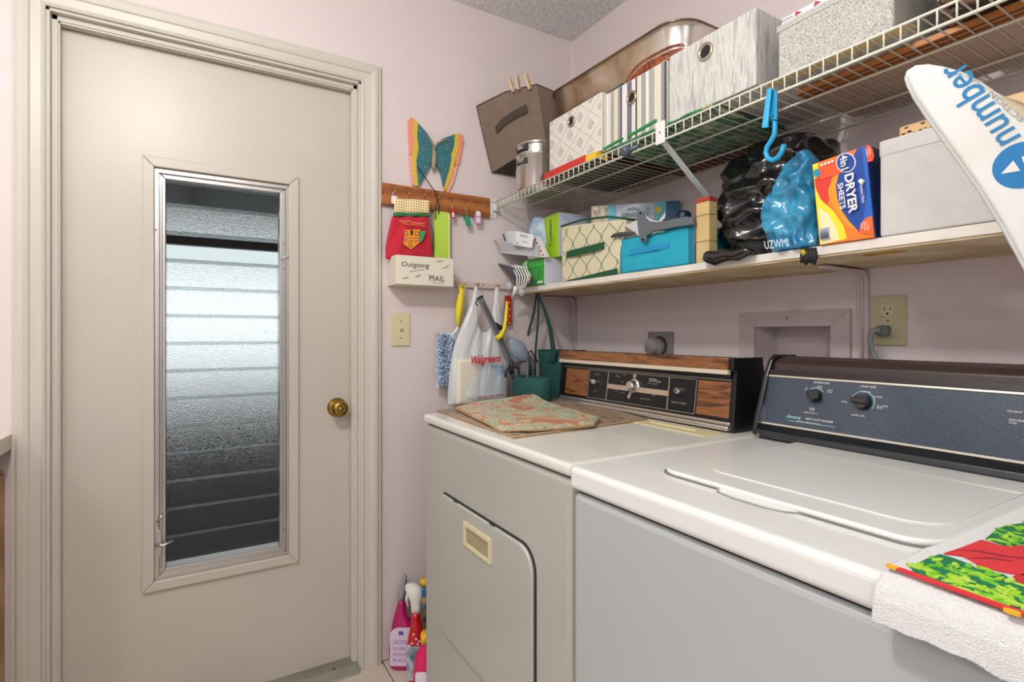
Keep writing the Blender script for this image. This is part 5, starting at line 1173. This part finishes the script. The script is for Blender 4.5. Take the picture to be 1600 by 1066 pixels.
# parchment box
t = thing('paper_roll_box', 'long grey, blue and speckled parchment paper box lying behind the bins', 'box', (.53, -.10, 1.545))
A_, B_, C_, D_ = onY(924, 350, -.222), onY(1062, 350, -.020), onY(1062, 319, -.020), onY(924, 317, -.222)
Lp = (B_-A_); up = UZ; Lh = V(Lp.x, Lp.y, 0).normalized(); zt_ = .5*(C_.z+D_.z); zb_ = 1.545; nrm = V(-Lh.y, Lh.x, 0)
O = V(A_.x, A_.y, zb_); LL = V(Lp.x, Lp.y, 0).length; HH = zt_-zb_
MB().fbox(O, Lh, UZ, 0, LL, 0, HH, -.05, 0).build('carton', mat('#bcc6d2', .35), t, bevel=.001)
def PB(a, b_, d=0): return O+Lh*(LL*a)+UZ*(HH*b_)-nrm*d
nf = Lh.cross(UZ)
def pbox(nm, a0, a1, b0, b1, m, d=.0008): MB().fbox(O, Lh, UZ, LL*a0, LL*a1, HH*b0, HH*b1, 0, d).build(nm, m, t)
pbox('cookie_print', 0, .19, .0, 1, ramp_mat('cookie_print', [(.35, '#8b6f52'), (.5, '#c9bda6'), (.6, '#e4d8c0'), (.7, '#6f7d8a')], 60, .5)); pbox('aqua_band', .19, .29, 0, 1, mat('#4fb0c8', .4)); pbox('aqua_band', .72, .85, 0, 1, mat('#6cc3d4', .4)); pbox('navy_end', .85, 1, 0, 1, mat('#1d5f86', .4))
MB().prism(ngon(.765*LL, .55*HH, .011, n=16), O, Lh, UZ, 0, .0014).build('yellow_badge', mat('#e6d22a', .5), t)
pc2 = PB(.47, .30)+nf*.0012
text('Parchment', t, PB(.48, .30)+nf*.001, -Lh, -UZ, HH*.34, mat('#3d4147', .5), width=LL*.26, bold=.01); text('Paper', t, PB(.48, .68)+nf*.001, -Lh, -UZ, HH*.30, mat('#3d4147', .5), width=LL*.14, bold=.01)
MB().tube([PB(.65+.014*math.cos(a), .5+.25*math.sin(a))+nf*.001 for a in [2*PI*k/16 for k in range(16)]], .0009, 5, closed=True).build('pan_drawing', mat('#3c6f9c', .5), t)
# teal bin
t = thing('fabric_bin', 'bright turquoise fabric bin with a darker right edge', 'storage bin', (.79, -.17, ZS))
y_ = -.298; xA, xB = xr(971, y_), xr(1086, y_)
def tf(u, v):
    x = xA+(xB-xA)*u; z = ZS+(1.444-ZS)*v; return V(x, y_+.004*noise.noise(V(u*3, v*6, 3.))+.003*noise.noise(V(u*9, v*3, 1.)), z)
TQ = mat('#1aa3bd', .6, bump=.1, bs=40); TQD = mat('#0f6c86', .6)
MB().sheet(tf, 24, 14).build('front_panel', TQ, t, smooth=True, solid=-.004)
MB().box(xA, xB, y_+.006, -.05, ZS, ZS+.004).build('bottom_panel', TQ, t)
for q in ((xA, xA+.003, y_+.006, -.05, ZS+.004, 1.443), (xB-.003, xB, y_+.006, -.05, ZS+.004, 1.443), (xA+.003, xB-.003, -.053, -.05, ZS+.004, 1.443)): MB().box(*q).build('side_panel', TQ, t)
MB().box(xB-.017, xB-.001, y_-.006, y_-.003, ZS+.002, 1.442).build('dark_edge_strip', TQD, t, bevel=.001)
q0, q1 = onY(985, 407, y_), onY(1048, 385, y_)
MB().box(q0.x, q1.x, y_-.0065, y_-.003, 1.393, 1.410).build('handle_patch', mat('#1690c0', .6), t, bevel=.001)
# garden shears on the teal bin
t = thing('garden_shears', 'silver-bladed shears with dark grey handles lying across the turquoise bin', 'shears', (.78, -.29, 1.45))
ys = -.312; GH = mat('#5f666c', .45); SB = mat('#dfe2e6', .35, .5)
def S_(a, b_, y=ys): return onY(940+a/8.88, 310+b_/8.88, y)
def sp_(nm, pts, m, d0, d1, bev=.0012): 
    return MB().prism([(lambda q: (q.x, q.z))(S_(*p_)) for p_ in pts], V(0, ys, 0), UX, UZ, d0, d1).build(nm, m, t, bevel=bev)
sp_('blade', [(318, 375), (510, 290), (560, 420), (545, 545), (430, 455)], SB, -.002, .001); sp_('curved_blade', [(595, 215), (640, 260), (700, 300), (790, 310), (850, 240), (885, 185), (880, 260), (835, 325), (700, 345), (620, 320)], SB, -.002, .001)
sp_('serrated_edge', [(690, 505), (720, 455), (800, 455), (880, 455), (860, 468), (760, 475), (710, 500)], SB, -.003, .0)
sp_('pivot_bracket', [(510, 215), (540, 190), (595, 190), (615, 240), (640, 440), (640, 590), (600, 610), (550, 590), (525, 440), (510, 300)], GH, .001, .006)
sp_('handle', [(615, 270), (680, 320), (780, 330), (900, 315), (1080, 275), (1200, 255), (1285, 265), (1290, 370), (1180, 385), (1000, 410), (880, 440), (740, 460), (660, 520), (625, 510)], GH, -.006, .007, .003)
for a, b_ in ((562, 205), (597, 575)): MB().lathe([(.0040, 0), (.0035, .002)], S_(a, b_)-V(0, .006, 0), -UY, 14).build('rivet', mat('#2b2b2b', .4, .7), t)
MB().tube([S_(135, 535), S_(180, 512), S_(260, 500), S_(350, 495), S_(470, 480)], [.003, .006, .007, .006, .004], 10).build('lower_handle', mat('#3f4347', .5), t, smooth=True)
t = thing('blue_jar', 'small dark blue jar standing behind the shears handle', 'jar', (.90, -.12, 1.45))
q = onY(1068, 340, -.16); MB().lathe([(.022, -.06), (.022, .012), (.015, .018)], q, UZ, 20).build('jar_body', mat('#14283e', .4), t, smooth=True, auto=.6)
# cardboard boxes behind the black bag
t = thing('paper_carton', 'upright tan paper carton with a red top left of the black bag', 'box', (.92, -.22, ZS))
y_ = -.297; xA, xB = xr(1087.5, y_), xr(1108, y_)
MB().box(xA, xB, y_, -.266, ZS, 1.496).build('carton', mat('#cdb37c', .75, var=.12, vs_=30), t, bevel=.001)
for z in (1.395, 1.462): MB().box(xA-.0006, xB, y_-.0006, -.266, z, z+.0014).build('seam', mat('#6b5a35', .8), t)
MB().box(xA, xB, y_, -.266, 1.4965, 1.508).build('red_lid', mat('#a8392c', .6), t, bevel=.001)
MB().box(xA-.001, xA+.0008, y_-.001, -.2665, ZS+.001, 1.495).build('red_edge', mat('#8e2c3c', .6), t)
# black rubbish bag
def crumple(rings_in, yc, dyf, amp, fr, seed, n=90):
    rings = []
    zs = [r[0] for r in rings_in]
    m_ = 34
    for k in range(m_+1):
        z = zs[0]+(zs[-1]-zs[0])*k/m_
        for a, b_ in zip(rings_in, rings_in[1:]):
            if z <= b_[0]+1e-9: f = (z-a[0])/(b_[0]-a[0]); xa = a[1]+(b_[1]-a[1])*f; xb = a[2]+(b_[2]-a[2])*f; dd = a[3]+(b_[3]-a[3])*f; break
        pts = []
        for i in range(n):
            t_ = 2*PI*i/n; c, s = math.cos(t_), math.sin(t_)
            x = math.copysign(abs(c)**.75, c); y = math.copysign(abs(s)**.75, s)
            q = V((xa+xb)/2+x*(xb-xa)/2, yc+y*dd, z)
            p1 = V(q.x*fr+seed, q.y*fr*.6, q.z*fr*.75); r1 = 1-abs(noise.noise(p1))*2.2; p2 = V(q.x*fr*2.2+q.z*fr, q.y*fr, q.z*fr*1.1+seed); r2 = 1-abs(noise.noise(p2))*2.2
            dsp = amp*(r1-.45)+amp*.5*(r2-.45); dir_ = V(x*.6, y, 0); q = q+dir_*dsp
            pts.append(q)
        rings.append(pts)
    return rings
BB = mat('#0b0c0f', .2, coat=.6, bump=1., bs=22)
t = thing('rubbish_bag', 'glossy black crumpled rubbish bag stuffed between the two shelves', 'bag', (1.07, -.17, ZS))
yf = -.262
X_ = lambda px: xr(px, yf)
MB().loft(crumple([(ZS+.004, X_(1112), X_(1236), .09), (1.39, X_(1108), X_(1240), .115), (1.45, X_(1103), X_(1242), .12), (1.52, X_(1100), X_(1248), .115), (1.58, X_(1104), X_(1252), .10), (1.615, X_(1118), X_(1246), .085), (1.640, X_(1145), X_(1222), .05)], -.142, 0, .028, 17., 3.)).build('film', BB, t, smooth=True)
q0, q1 = onY(1100, 405, -.318), onY(1176, 405, -.318)
MB().loft([[V(x, -.319+a_*math.cos(t_)*1.1+.003*noise.noise(V(x*60, t_, 0)), z_+a_*math.sin(t_)*(1+.3*noise.noise(V(x*50, t_*2, 5)))) for t_ in [2*PI*k/20 for k in range(20)]] for x, a_, z_ in [(q0.x+(q1.x-q0.x)*k/12, (.006, .014, .017, .018, .017, .016, .015, .014, .014, .013, .012, .011, .006)[k], 1.347+.003*math.sin(k*1.3)) for k in range(13)]]).build('tied_end', BB, t, smooth=True)
# blue plastic bag
t = thing('blue_bag', 'shiny blue plastic bag with white print in front of the black bag', 'bag', (1.17, -.28, ZS))
yf = -.318; X_ = lambda px: xr(px, yf)
BBL = mat('#1878a6', .2, coat=.6, bump=.6, bs=40, var=.45, vs_=14, var_col='#4fb6d8')
MB().loft(crumple([(ZS+.002, X_(1188), X_(1262), .030), (1.37, X_(1184), X_(1263), .036), (1.43, X_(1184), X_(1263), .037), (1.465, X_(1188), X_(1262), .036), (1.49, X_(1206), X_(1260), .032), (1.53, X_(1216), X_(1259), .026), (1.552, X_(1236), X_(1252), .012)], -.283, 0, .014, 30., 8., 80)).build('film', BBL, t, smooth=True)
text('UZWMI', t, onY(1213, 381, -.3315), V(1, 0, -.02), V(-.15, 0, 1), .018, mat('#cfe4f0', .5), width=.055, bold=.0, name='print')
# black strap
t = thing('work_glove', 'black and yellow glove fingers hanging over the shelf edge', 'glove', (1.20, -.31, 1.33))
for k in range(4):
    MB().tube([onY(1256+5*k, 388, -.322), onY(1255+6*k, 402, -.3225), onY(1252+6.5*k, 411+(k % 2)*3, -.322)], [.006, .0065, .003], 8).build('finger', mat('#16181b', .7), t, smooth=True)
MB().tube([onY(1253, 392, -.3265), onY(1258, 398, -.327)], .005, 8).build('yellow_cuff', mat('#b8a82a', .7), t, smooth=True)
# dryer sheet box
t = thing('dryer_sheet_box', 'blue, orange and yellow dryer sheets box standing on end on the shelf', 'box', (1.28, -.27, ZS))
yd = -.306
def D_(px, py, y=yd): return onY(px, py, y)
A_, B_, C_, E_ = D_(1281, 385.2), D_(1367, 369.5), D_(1353, 227), D_(1269, 257)
A_.z = B_.z = ZS
quadbox('carton', t, mat('#ef7d27', .35), A_, B_, C_, E_, .085, .001)
def z3(pts): return [(1250+a/5.613, 210+b_/5.613) for a, b_ in pts]
lay = [0]
def dc(nm, pts, col, rough=.35):
    lay[0] += 1; d = .0003*lay[0]
    pl = [(lambda q: (q.x, q.z))(D_(*p_)) for p_ in z3(pts)]
    return MB().prism(pl, V(0, yd, 0), UX, UZ, 0, d).build(nm, mat(col, rough), t)
dc('yellow_field', [(110, 267), (160, 250), (150, 470), (180, 570), (300, 680), (380, 800), (412, 915), (176, 972)], '#f0e12c')
dc('pale_field', [(165, 640), (250, 700), (325, 830), (345, 925), (188, 965)], '#ece6b4')
dc('red_field', [(128, 390), (300, 350), (245, 480), (262, 560), (235, 618), (180, 560), (138, 470)], '#e03a34')
dc('amber_swirl', [(300, 350), (345, 340), (318, 450), (330, 560), (370, 670), (440, 770), (520, 855), (400, 800), (300, 640), (255, 560), (250, 480)], '#f29a1e')
dc('blue_field', [(578, 98), (500, 132), (440, 260), (345, 345), (318, 450), (330, 560), (370, 670), (440, 770), (525, 858), (653, 884), (640, 720)], '#16479c')
dc('light_blue_band', [(545, 110), (578, 98), (642, 720), (560, 760), (590, 500)], '#1d62bd')
dc('orange_panel', [(160, 330), (185, 285), (330, 225), (400, 330), (200, 395), (165, 380)], '#e85a2e')
dc('corner_badge', [(527, 858), (533, 800), (560, 755), (600, 728), (638, 716), (654, 884), (560, 872)], '#ee6a2a')
dc('corner_badge', [(582, 100), (612, 96), (640, 130), (655, 190), (640, 235), (598, 246)], '#e5502a')
dc('blue_dot', ngon(155, 340, 32, 34), '#2b93b0')
dc('ring_print', ngon(410, 250, 86, 86, 28), '#e9eef4'); dc('ring_centre', ngon(410, 250, 78, 78, 28), '#16479c')
for k in range(4): dc('small_icon', ngon(198+32*k, 272-11*k, 12, 12, 12), '#f4e3d8')
dc('barcode_field', [(185, 828), (262, 812), (272, 912), (195, 928)], '#f3f2ea')
for k in range(9): dc('bar', [(186+1*k, 832+10.6*k), (262+1*k, 818+10.6*k), (262+1*k, 822+10.6*k), (186+1*k, 837+10.6*k)], '#2c3e7c')
dd = V(.012, 0, -1).normalized(); u_ = (D_(*z3([(490, 690)])[0])-D_(*z3([(450, 350)])[0])); v_ = V(-u_.z, 0, u_.x)
T_ = lambda a, b_: D_(*z3([(a, b_)])[0])-V(0, .0003*lay[0]+.0004, 0)
text('DRYER', t, T_(468, 520), u_, v_, (D_(1340, 300)-D_(1328, 300)).length*1.15, WHITE, width=u_.length, bold=.03)
text('SHEETS', t, T_(385, 545), u_, v_, .0105, WHITE, width=u_.length*.67, bold=.02)
text("Member's Mark", t, T_(567, 520), u_, v_, .0062, WHITE, width=u_.length*.50)
text('4in1', t, T_(408, 250), u_, v_, .0145, WHITE, width=.029, bold=.02)
text('11.8 OZ\nBONUS\nPACK', t, T_(590, 810), u_, v_, .014, WHITE, width=.017); text('FRESH\nSCENT', t, T_(618, 165), u_, v_, .008, WHITE, width=.016)
dc('white_diamond', [(525, 415), (550, 392), (578, 412), (552, 440)], '#f4f4f2')
MB().hexa([B_+V(.0003, 0, 0), B_+V(.0012, 0, 0), B_+V(.0012, .084, 0), B_+V(.0003, .084, 0), C_+V(.0003, 0, 0), C_+V(.0012, 0, 0), C_+V(.0012, .084, 0), C_+V(.0003, .084, 0)]).build('blue_side', mat('#15336e', .35), t)
# linen box
LIN = mat('#cfccc9', .85, bump=.35, bs=350, var=.05, vs_=40)
t = thing('linen_box', 'pale grey linen-covered storage box behind the ironing board', 'storage box', (1.45, -.17, ZS))
hx0, hx1 = 1.352, 1.575
MB().box(hx0, hx1, -.302, -.03, ZS, 1.5215).build('body', LIN, t, bevel=.004, bseg=3)
MB().box(hx0-.0012, hx1+.0012, -.3035, -.029, 1.492, 1.5225).build('lid', LIN, t, bevel=.004, bseg=3)
t = thing('floral_tin', 'cream tin tray with small floral print on top of the linen box', 'tin', (1.43, -.2, 1.523))
A_, B_, C_, E_ = onY(1405, 211, -.285), onY(1480, 196, -.285), onY(1480, 174, -.285), onY(1402, 190, -.285)
MB().box(onY(1404, 200, -.285).x, 1.56, -.285, -.12, 1.5232, 1.5232+.022).build('body', mat('#d0ad78', .4), t, bevel=.004, bseg=3)
rf = random.Random(11); x0_ = onY(1404, 200, -.285).x
for k in range(16):
    cx_, cz_ = x0_+.008+rf.random()*.11, 1.527+rf.random()*.013
    MB().prism(ngon(cx_, cz_, .002+.002*rf.random(), .0012+.001*rf.random(), 7, rf.random()*3), V(0, -.285, 0), UX, UZ, 0, .0006).build('flower_print', mat(['#8a3040', '#4a3a28', '#7c5a3a'][k % 3], .6), t)
t = thing('plastic_bowl', 'grey plastic bowl upturned behind the floral tin', 'bowl', (1.42, -.07, 1.523))
MB().lathe([(.062, .0), (.060, .02), (.050, .045), (.025, .058), (.004, .060)], V(1.425, -.096, 1.5232), UZ, 32).build('shell', mat('#9aa2ae', .35), t, smooth=True)
# ================================================================ IRONING BOARD
io = onY(1500, 250, -.50); nI = (V(CX, CY, CZ)-io).normalized(); nI = (nI+V(0, 0, .12)).normalized()
def I_(px, py, d=0): return onPl(px, py, io, nI)+nI*d
tI = thing('ironing_board', 'ironing board in a white cover with blue lettering, nose up at the right edge', 'ironing board', I_(1700, 500))
front = [(1420, 128), (1417, 118), (1420, 109), (1430, 103), (1448, 101.5), (1470, 105), (1500, 113), (1528, 128), (1560, 150), (1600, 183), (1680, 250), (1900, 430), (2080, 560), (2250, 720), (1800, 745), (1700, 600), (1650, 502), (1600, 408), (1568, 350), (1530, 290), (1490, 234), (1450, 179), (1430, 149)]
CVR = ramp_mat('cover_cloth', [(.3, '#dcd9cf'), (.55, '#e6e6e4'), (1, '#ececea')], 5, .7, 'noise', bump=.05)
uI = (I_(1560, 250)-I_(1500, 250)).normalized(); vI = nI.cross(uI).normalized()
pl = [((I_(*p_)-io).dot(uI), (I_(*p_)-io).dot(vI)) for p_ in front]
MB().prism(pl, io, uI, vI, -.018, 0).build('padded_cover', CVR, tI, bevel=.006, bseg=3)
MB().tube([I_(*p_, -.013) for p_ in front], .0042, 8, closed=True).build('cover_seam', mat('#d3d6d6', .6), tI, smooth=True)
# cover turned back along the upper side
cr = [(1500, 113), (1528, 128), (1560, 150), (1600, 183), (1680, 250)]; top = [(1500, 113), (1540, 121), (1580, 134), (1620, 147), (1700, 170)]
b = MB(); b.loft([[I_(*a, -.003) for a in cr], [I_((a[0]+c[0])/2, (a[1]+c[1])/2, -.030) for a, c in zip(cr, top)], [I_(*c, -.075) for c in top]], closed=False, cap=False)
b.build('folded_edge', mat('#c9bd9d', .8), tI, smooth=True, solid=.002)
text('number', tI, I_(1525, 164, .001), I_(1488, 116)-I_(1563, 213), -(uI*.79*1-vI*-.61), .033, mat('#1d7fb8', .6), width=(I_(1478, 104)-I_(1572, 222)).length, bold=.004)
text('COLLECTION', tI, I_(1590, 182, .001), I_(1548, 143)-I_(1620, 205), -(uI*.79-vI*-.61), .006, mat('#8d9294', .6), width=(I_(1543, 138)-I_(1635, 212)).length)
MB().prism(ngon((I_(1598, 258)-io).dot(uI), (I_(1598, 258)-io).dot(vI), (I_(1598, 258)-I_(1551, 258)).length, (I_(1598, 295)-I_(1598, 257)).length*.95, 40), io, uI, vI, 0, .0008).build('round_emblem', mat('#1b79b6', .6), tI)
for q in ([(1564, 272), (1583, 251), (1594, 267)], [(1596, 245), (1604, 268), (1640, 262), (1625, 240)]):
    MB().prism([((I_(*p_)-io).dot(uI), (I_(*p_)-io).dot(vI)) for p_ in q], io, uI, vI, .0008, .0014).build('emblem_shape', CVR, tI)
for dx in (0, .12):
    e = I_(2100+dx*600, 700, -.03); MB().tube([e, V(e.x+.03+dx, e.y-.02, .011)], .011, 10).build('leg', mat('#c4c6c6', .4, .6), tI, smooth=True)
# ================================================================ TOWEL
tw = thing('towel', 'white terry towel with red bow and green wreath print on the washer corner', 'towel', (1.66, -.6, ZT))
ty0, ZQ = -.822, ZT+.008
prof = [(-.395, ZQ), (-.50, ZQ), (-.60, ZQ), (-.70, ZQ), (-.76, ZQ), (-.79, ZQ-.001), (-.810, ZQ-.004), (-.823, ZQ-.013), (-.829, ZQ-.025), (-.831, ZQ-.037), (-.832, ZQ-.047)]
def tfn(u, v):
    k = v*(len(prof)-1); i = min(int(k), len(prof)-2); f = k-i; y = prof[i][0]+(prof[i+1][0]-prof[i][0])*f; z = prof[i][1]+(prof[i+1][1]-prof[i][1])*f
    x = 1.588+.215*u
    n_ = noise.noise(V(x*120, y*120, z*120))*.0004+noise.noise(V(x*20, y*20, z*10))*.002*max(0, (v-.5)*2)
    if v > .97: z += .004*noise.noise(V(x*40, 3, 0))-.003*u
    return V(x+.003*noise.noise(V(y*30, z*20, 7)), y-n_, z+n_)
TER = mat('#e9e9e8', .95, bump=.7, bs=700, sheen=.4)
MB().sheet(tfn, 70, 110).build('terry_cloth', TER, tw, smooth=True, solid=.0075)
rt = random.Random(9); b = MB()
for i in range(2600):
    u, v = rt.random(), (.42+.58*rt.random() if i % 3 else 1.); p0 = tfn(u, v); d = V(rt.uniform(-.6, .6), -.6, rt.uniform(-.3, 1.)).normalized()*rt.uniform(.0006, .0014)
    s_ = V(1, 0, 0)*.0004; b.add([p0-s_, p0+s_, p0+d], [(0, 1, 2)])
b.build('pile', TER, tw, kind='stuff')
def tz(a, b_, d=.0): q = onZ(1340+a/3.727, 780+b_/3.727, ZQ+.0012+d); return q
def tdec(nm, pts, col, d=.0004):
    pl = [(lambda q: (q.x, q.y))(tz(a, b_)) for a, b_ in pts]
    return MB().prism(pl, V(0, 0, ZQ+.0006), UX, UY, 0, .0006+d).build(nm, mat(col, .95, bump=.6, bs=400), tw)
tdec('green_print', [(310, 395), (400, 350), (480, 322), (560, 345), (650, 380), (700, 410), (850, 440), (980, 520), (1100, 560), (1100, 720), (969, 640), (860, 560), (740, 582), (600, 520), (520, 502), (420, 465), (320, 415)], '#157a4c')
tdec('green_print', [(745, 232), (820, 170), (900, 150), (1100, 120), (1100, 230), (969, 260), (880, 275), (800, 250)], '#157a4c')
tdec('red_bow', [(500, 318), (600, 285), (720, 238), (850, 275), (1100, 270), (1100, 470), (930, 440), (850, 425), (720, 395), (640, 345), (600, 328)], '#d9363c')
tdec('red_bow', [(905, 450), (1000, 430), (1150, 450), (1150, 560), (1000, 500), (930, 480)], '#cf2d35')
for q in ([(560, 300), (700, 300), (850, 330), (969, 345), (969, 352), (850, 340), (700, 310)], [(640, 350), (760, 340), (900, 360), (900, 368), (760, 350)]): tdec('fold_line', q, '#9c2438', .0008)
lv = random.Random(21)
def inpoly(x, y, P):
    c = False
    for i in range(len(P)):
        (x1_, y1_), (x2_, y2_) = P[i], P[i-1]
        if (y1_ > y) != (y2_ > y) and x < (x2_-x1_)*(y-y1_)/(y2_-y1_)+x1_: c = not c
    return c
PG1 = [(300, 395), (480, 322), (650, 380), (850, 440), (1000, 530), (1000, 660), (740, 582), (520, 502)]; PG2 = [(745, 232), (820, 170), (1000, 130), (1000, 250), (880, 275)]
n_l = 0
while n_l < 125:
    x, y = lv.uniform(300, 1000), lv.uniform(130, 660)
    if not (inpoly(x, y, PG1) or inpoly(x, y, PG2)): continue
    n_l += 1; c = tz(x, y); a = lv.random()*PI; L = lv.uniform(.005, .0095); W_ = L*.38; u2, v2 = (math.cos(a), math.sin(a)), (-math.sin(a), math.cos(a))
    pts = [(c.x+u2[0]*p_*L+v2[0]*q_*W_, c.y+u2[1]*p_*L+v2[1]*q_*W_) for p_, q_ in ((-1, 0), (-.4, .9), (.4, .8), (1, 0), (.4, -.8), (-.4, -.9))]
    MB().prism(pts, V(0, 0, ZQ+.0006), UX, UY, 0, .0013+.000008*n_l).build('leaf_print', mat(['#9ccf28', '#6fbf2f', '#b4d84a'][n_l % 3], .95), tw)
q0, q1 = tz(215, 402), tz(969, 690)
yl0, yl1 = q0.y, q1.y
MB().prism([(1.590, yl0-.003), (1.590, yl0+.003), (1.80, yl0+.003+(yl1-yl0)*1.2), (1.80, yl0-.003+(yl1-yl0)*1.2)], V(0, 0, ZQ+.0006), UX, UY, 0, .0026).build('red_border_line', mat('#d8343a', .95), tw)
for a in (205, 900): q = tz(a, 402 if a < 300 else 665); MB().prism(ngon(q.x, q.y, .006, .003, 10), V(0, 0, ZQ+.0006), UX, UY, 0, .0030).build('yellow_print', mat('#e8b32a', .95), tw)
# ================================================================ CEILING LAMPS OF THE KITCHEN SIDE
for nm, lb, x, y, r in (('ceiling_lamp', 'white ceiling lamp canopy with socket, overhead in front of the dryer', 1.34, -1.62, .16),):
    t = thing(nm, lb, 'lamp', (x, y, CH))
    MB().lathe([(.085, 0), (.085, -.015), (.06, -.022), (.030, -.03), (.022, -.07)], V(x, y, CH), UZ, 32, cap=False).build('canopy', WHITE, t, smooth=True, auto=.6)
    MB().lathe([(.022, -.07), (.024, -.09)], V(x, y, CH), UZ, 24).build('socket', WHITE, t, smooth=True)
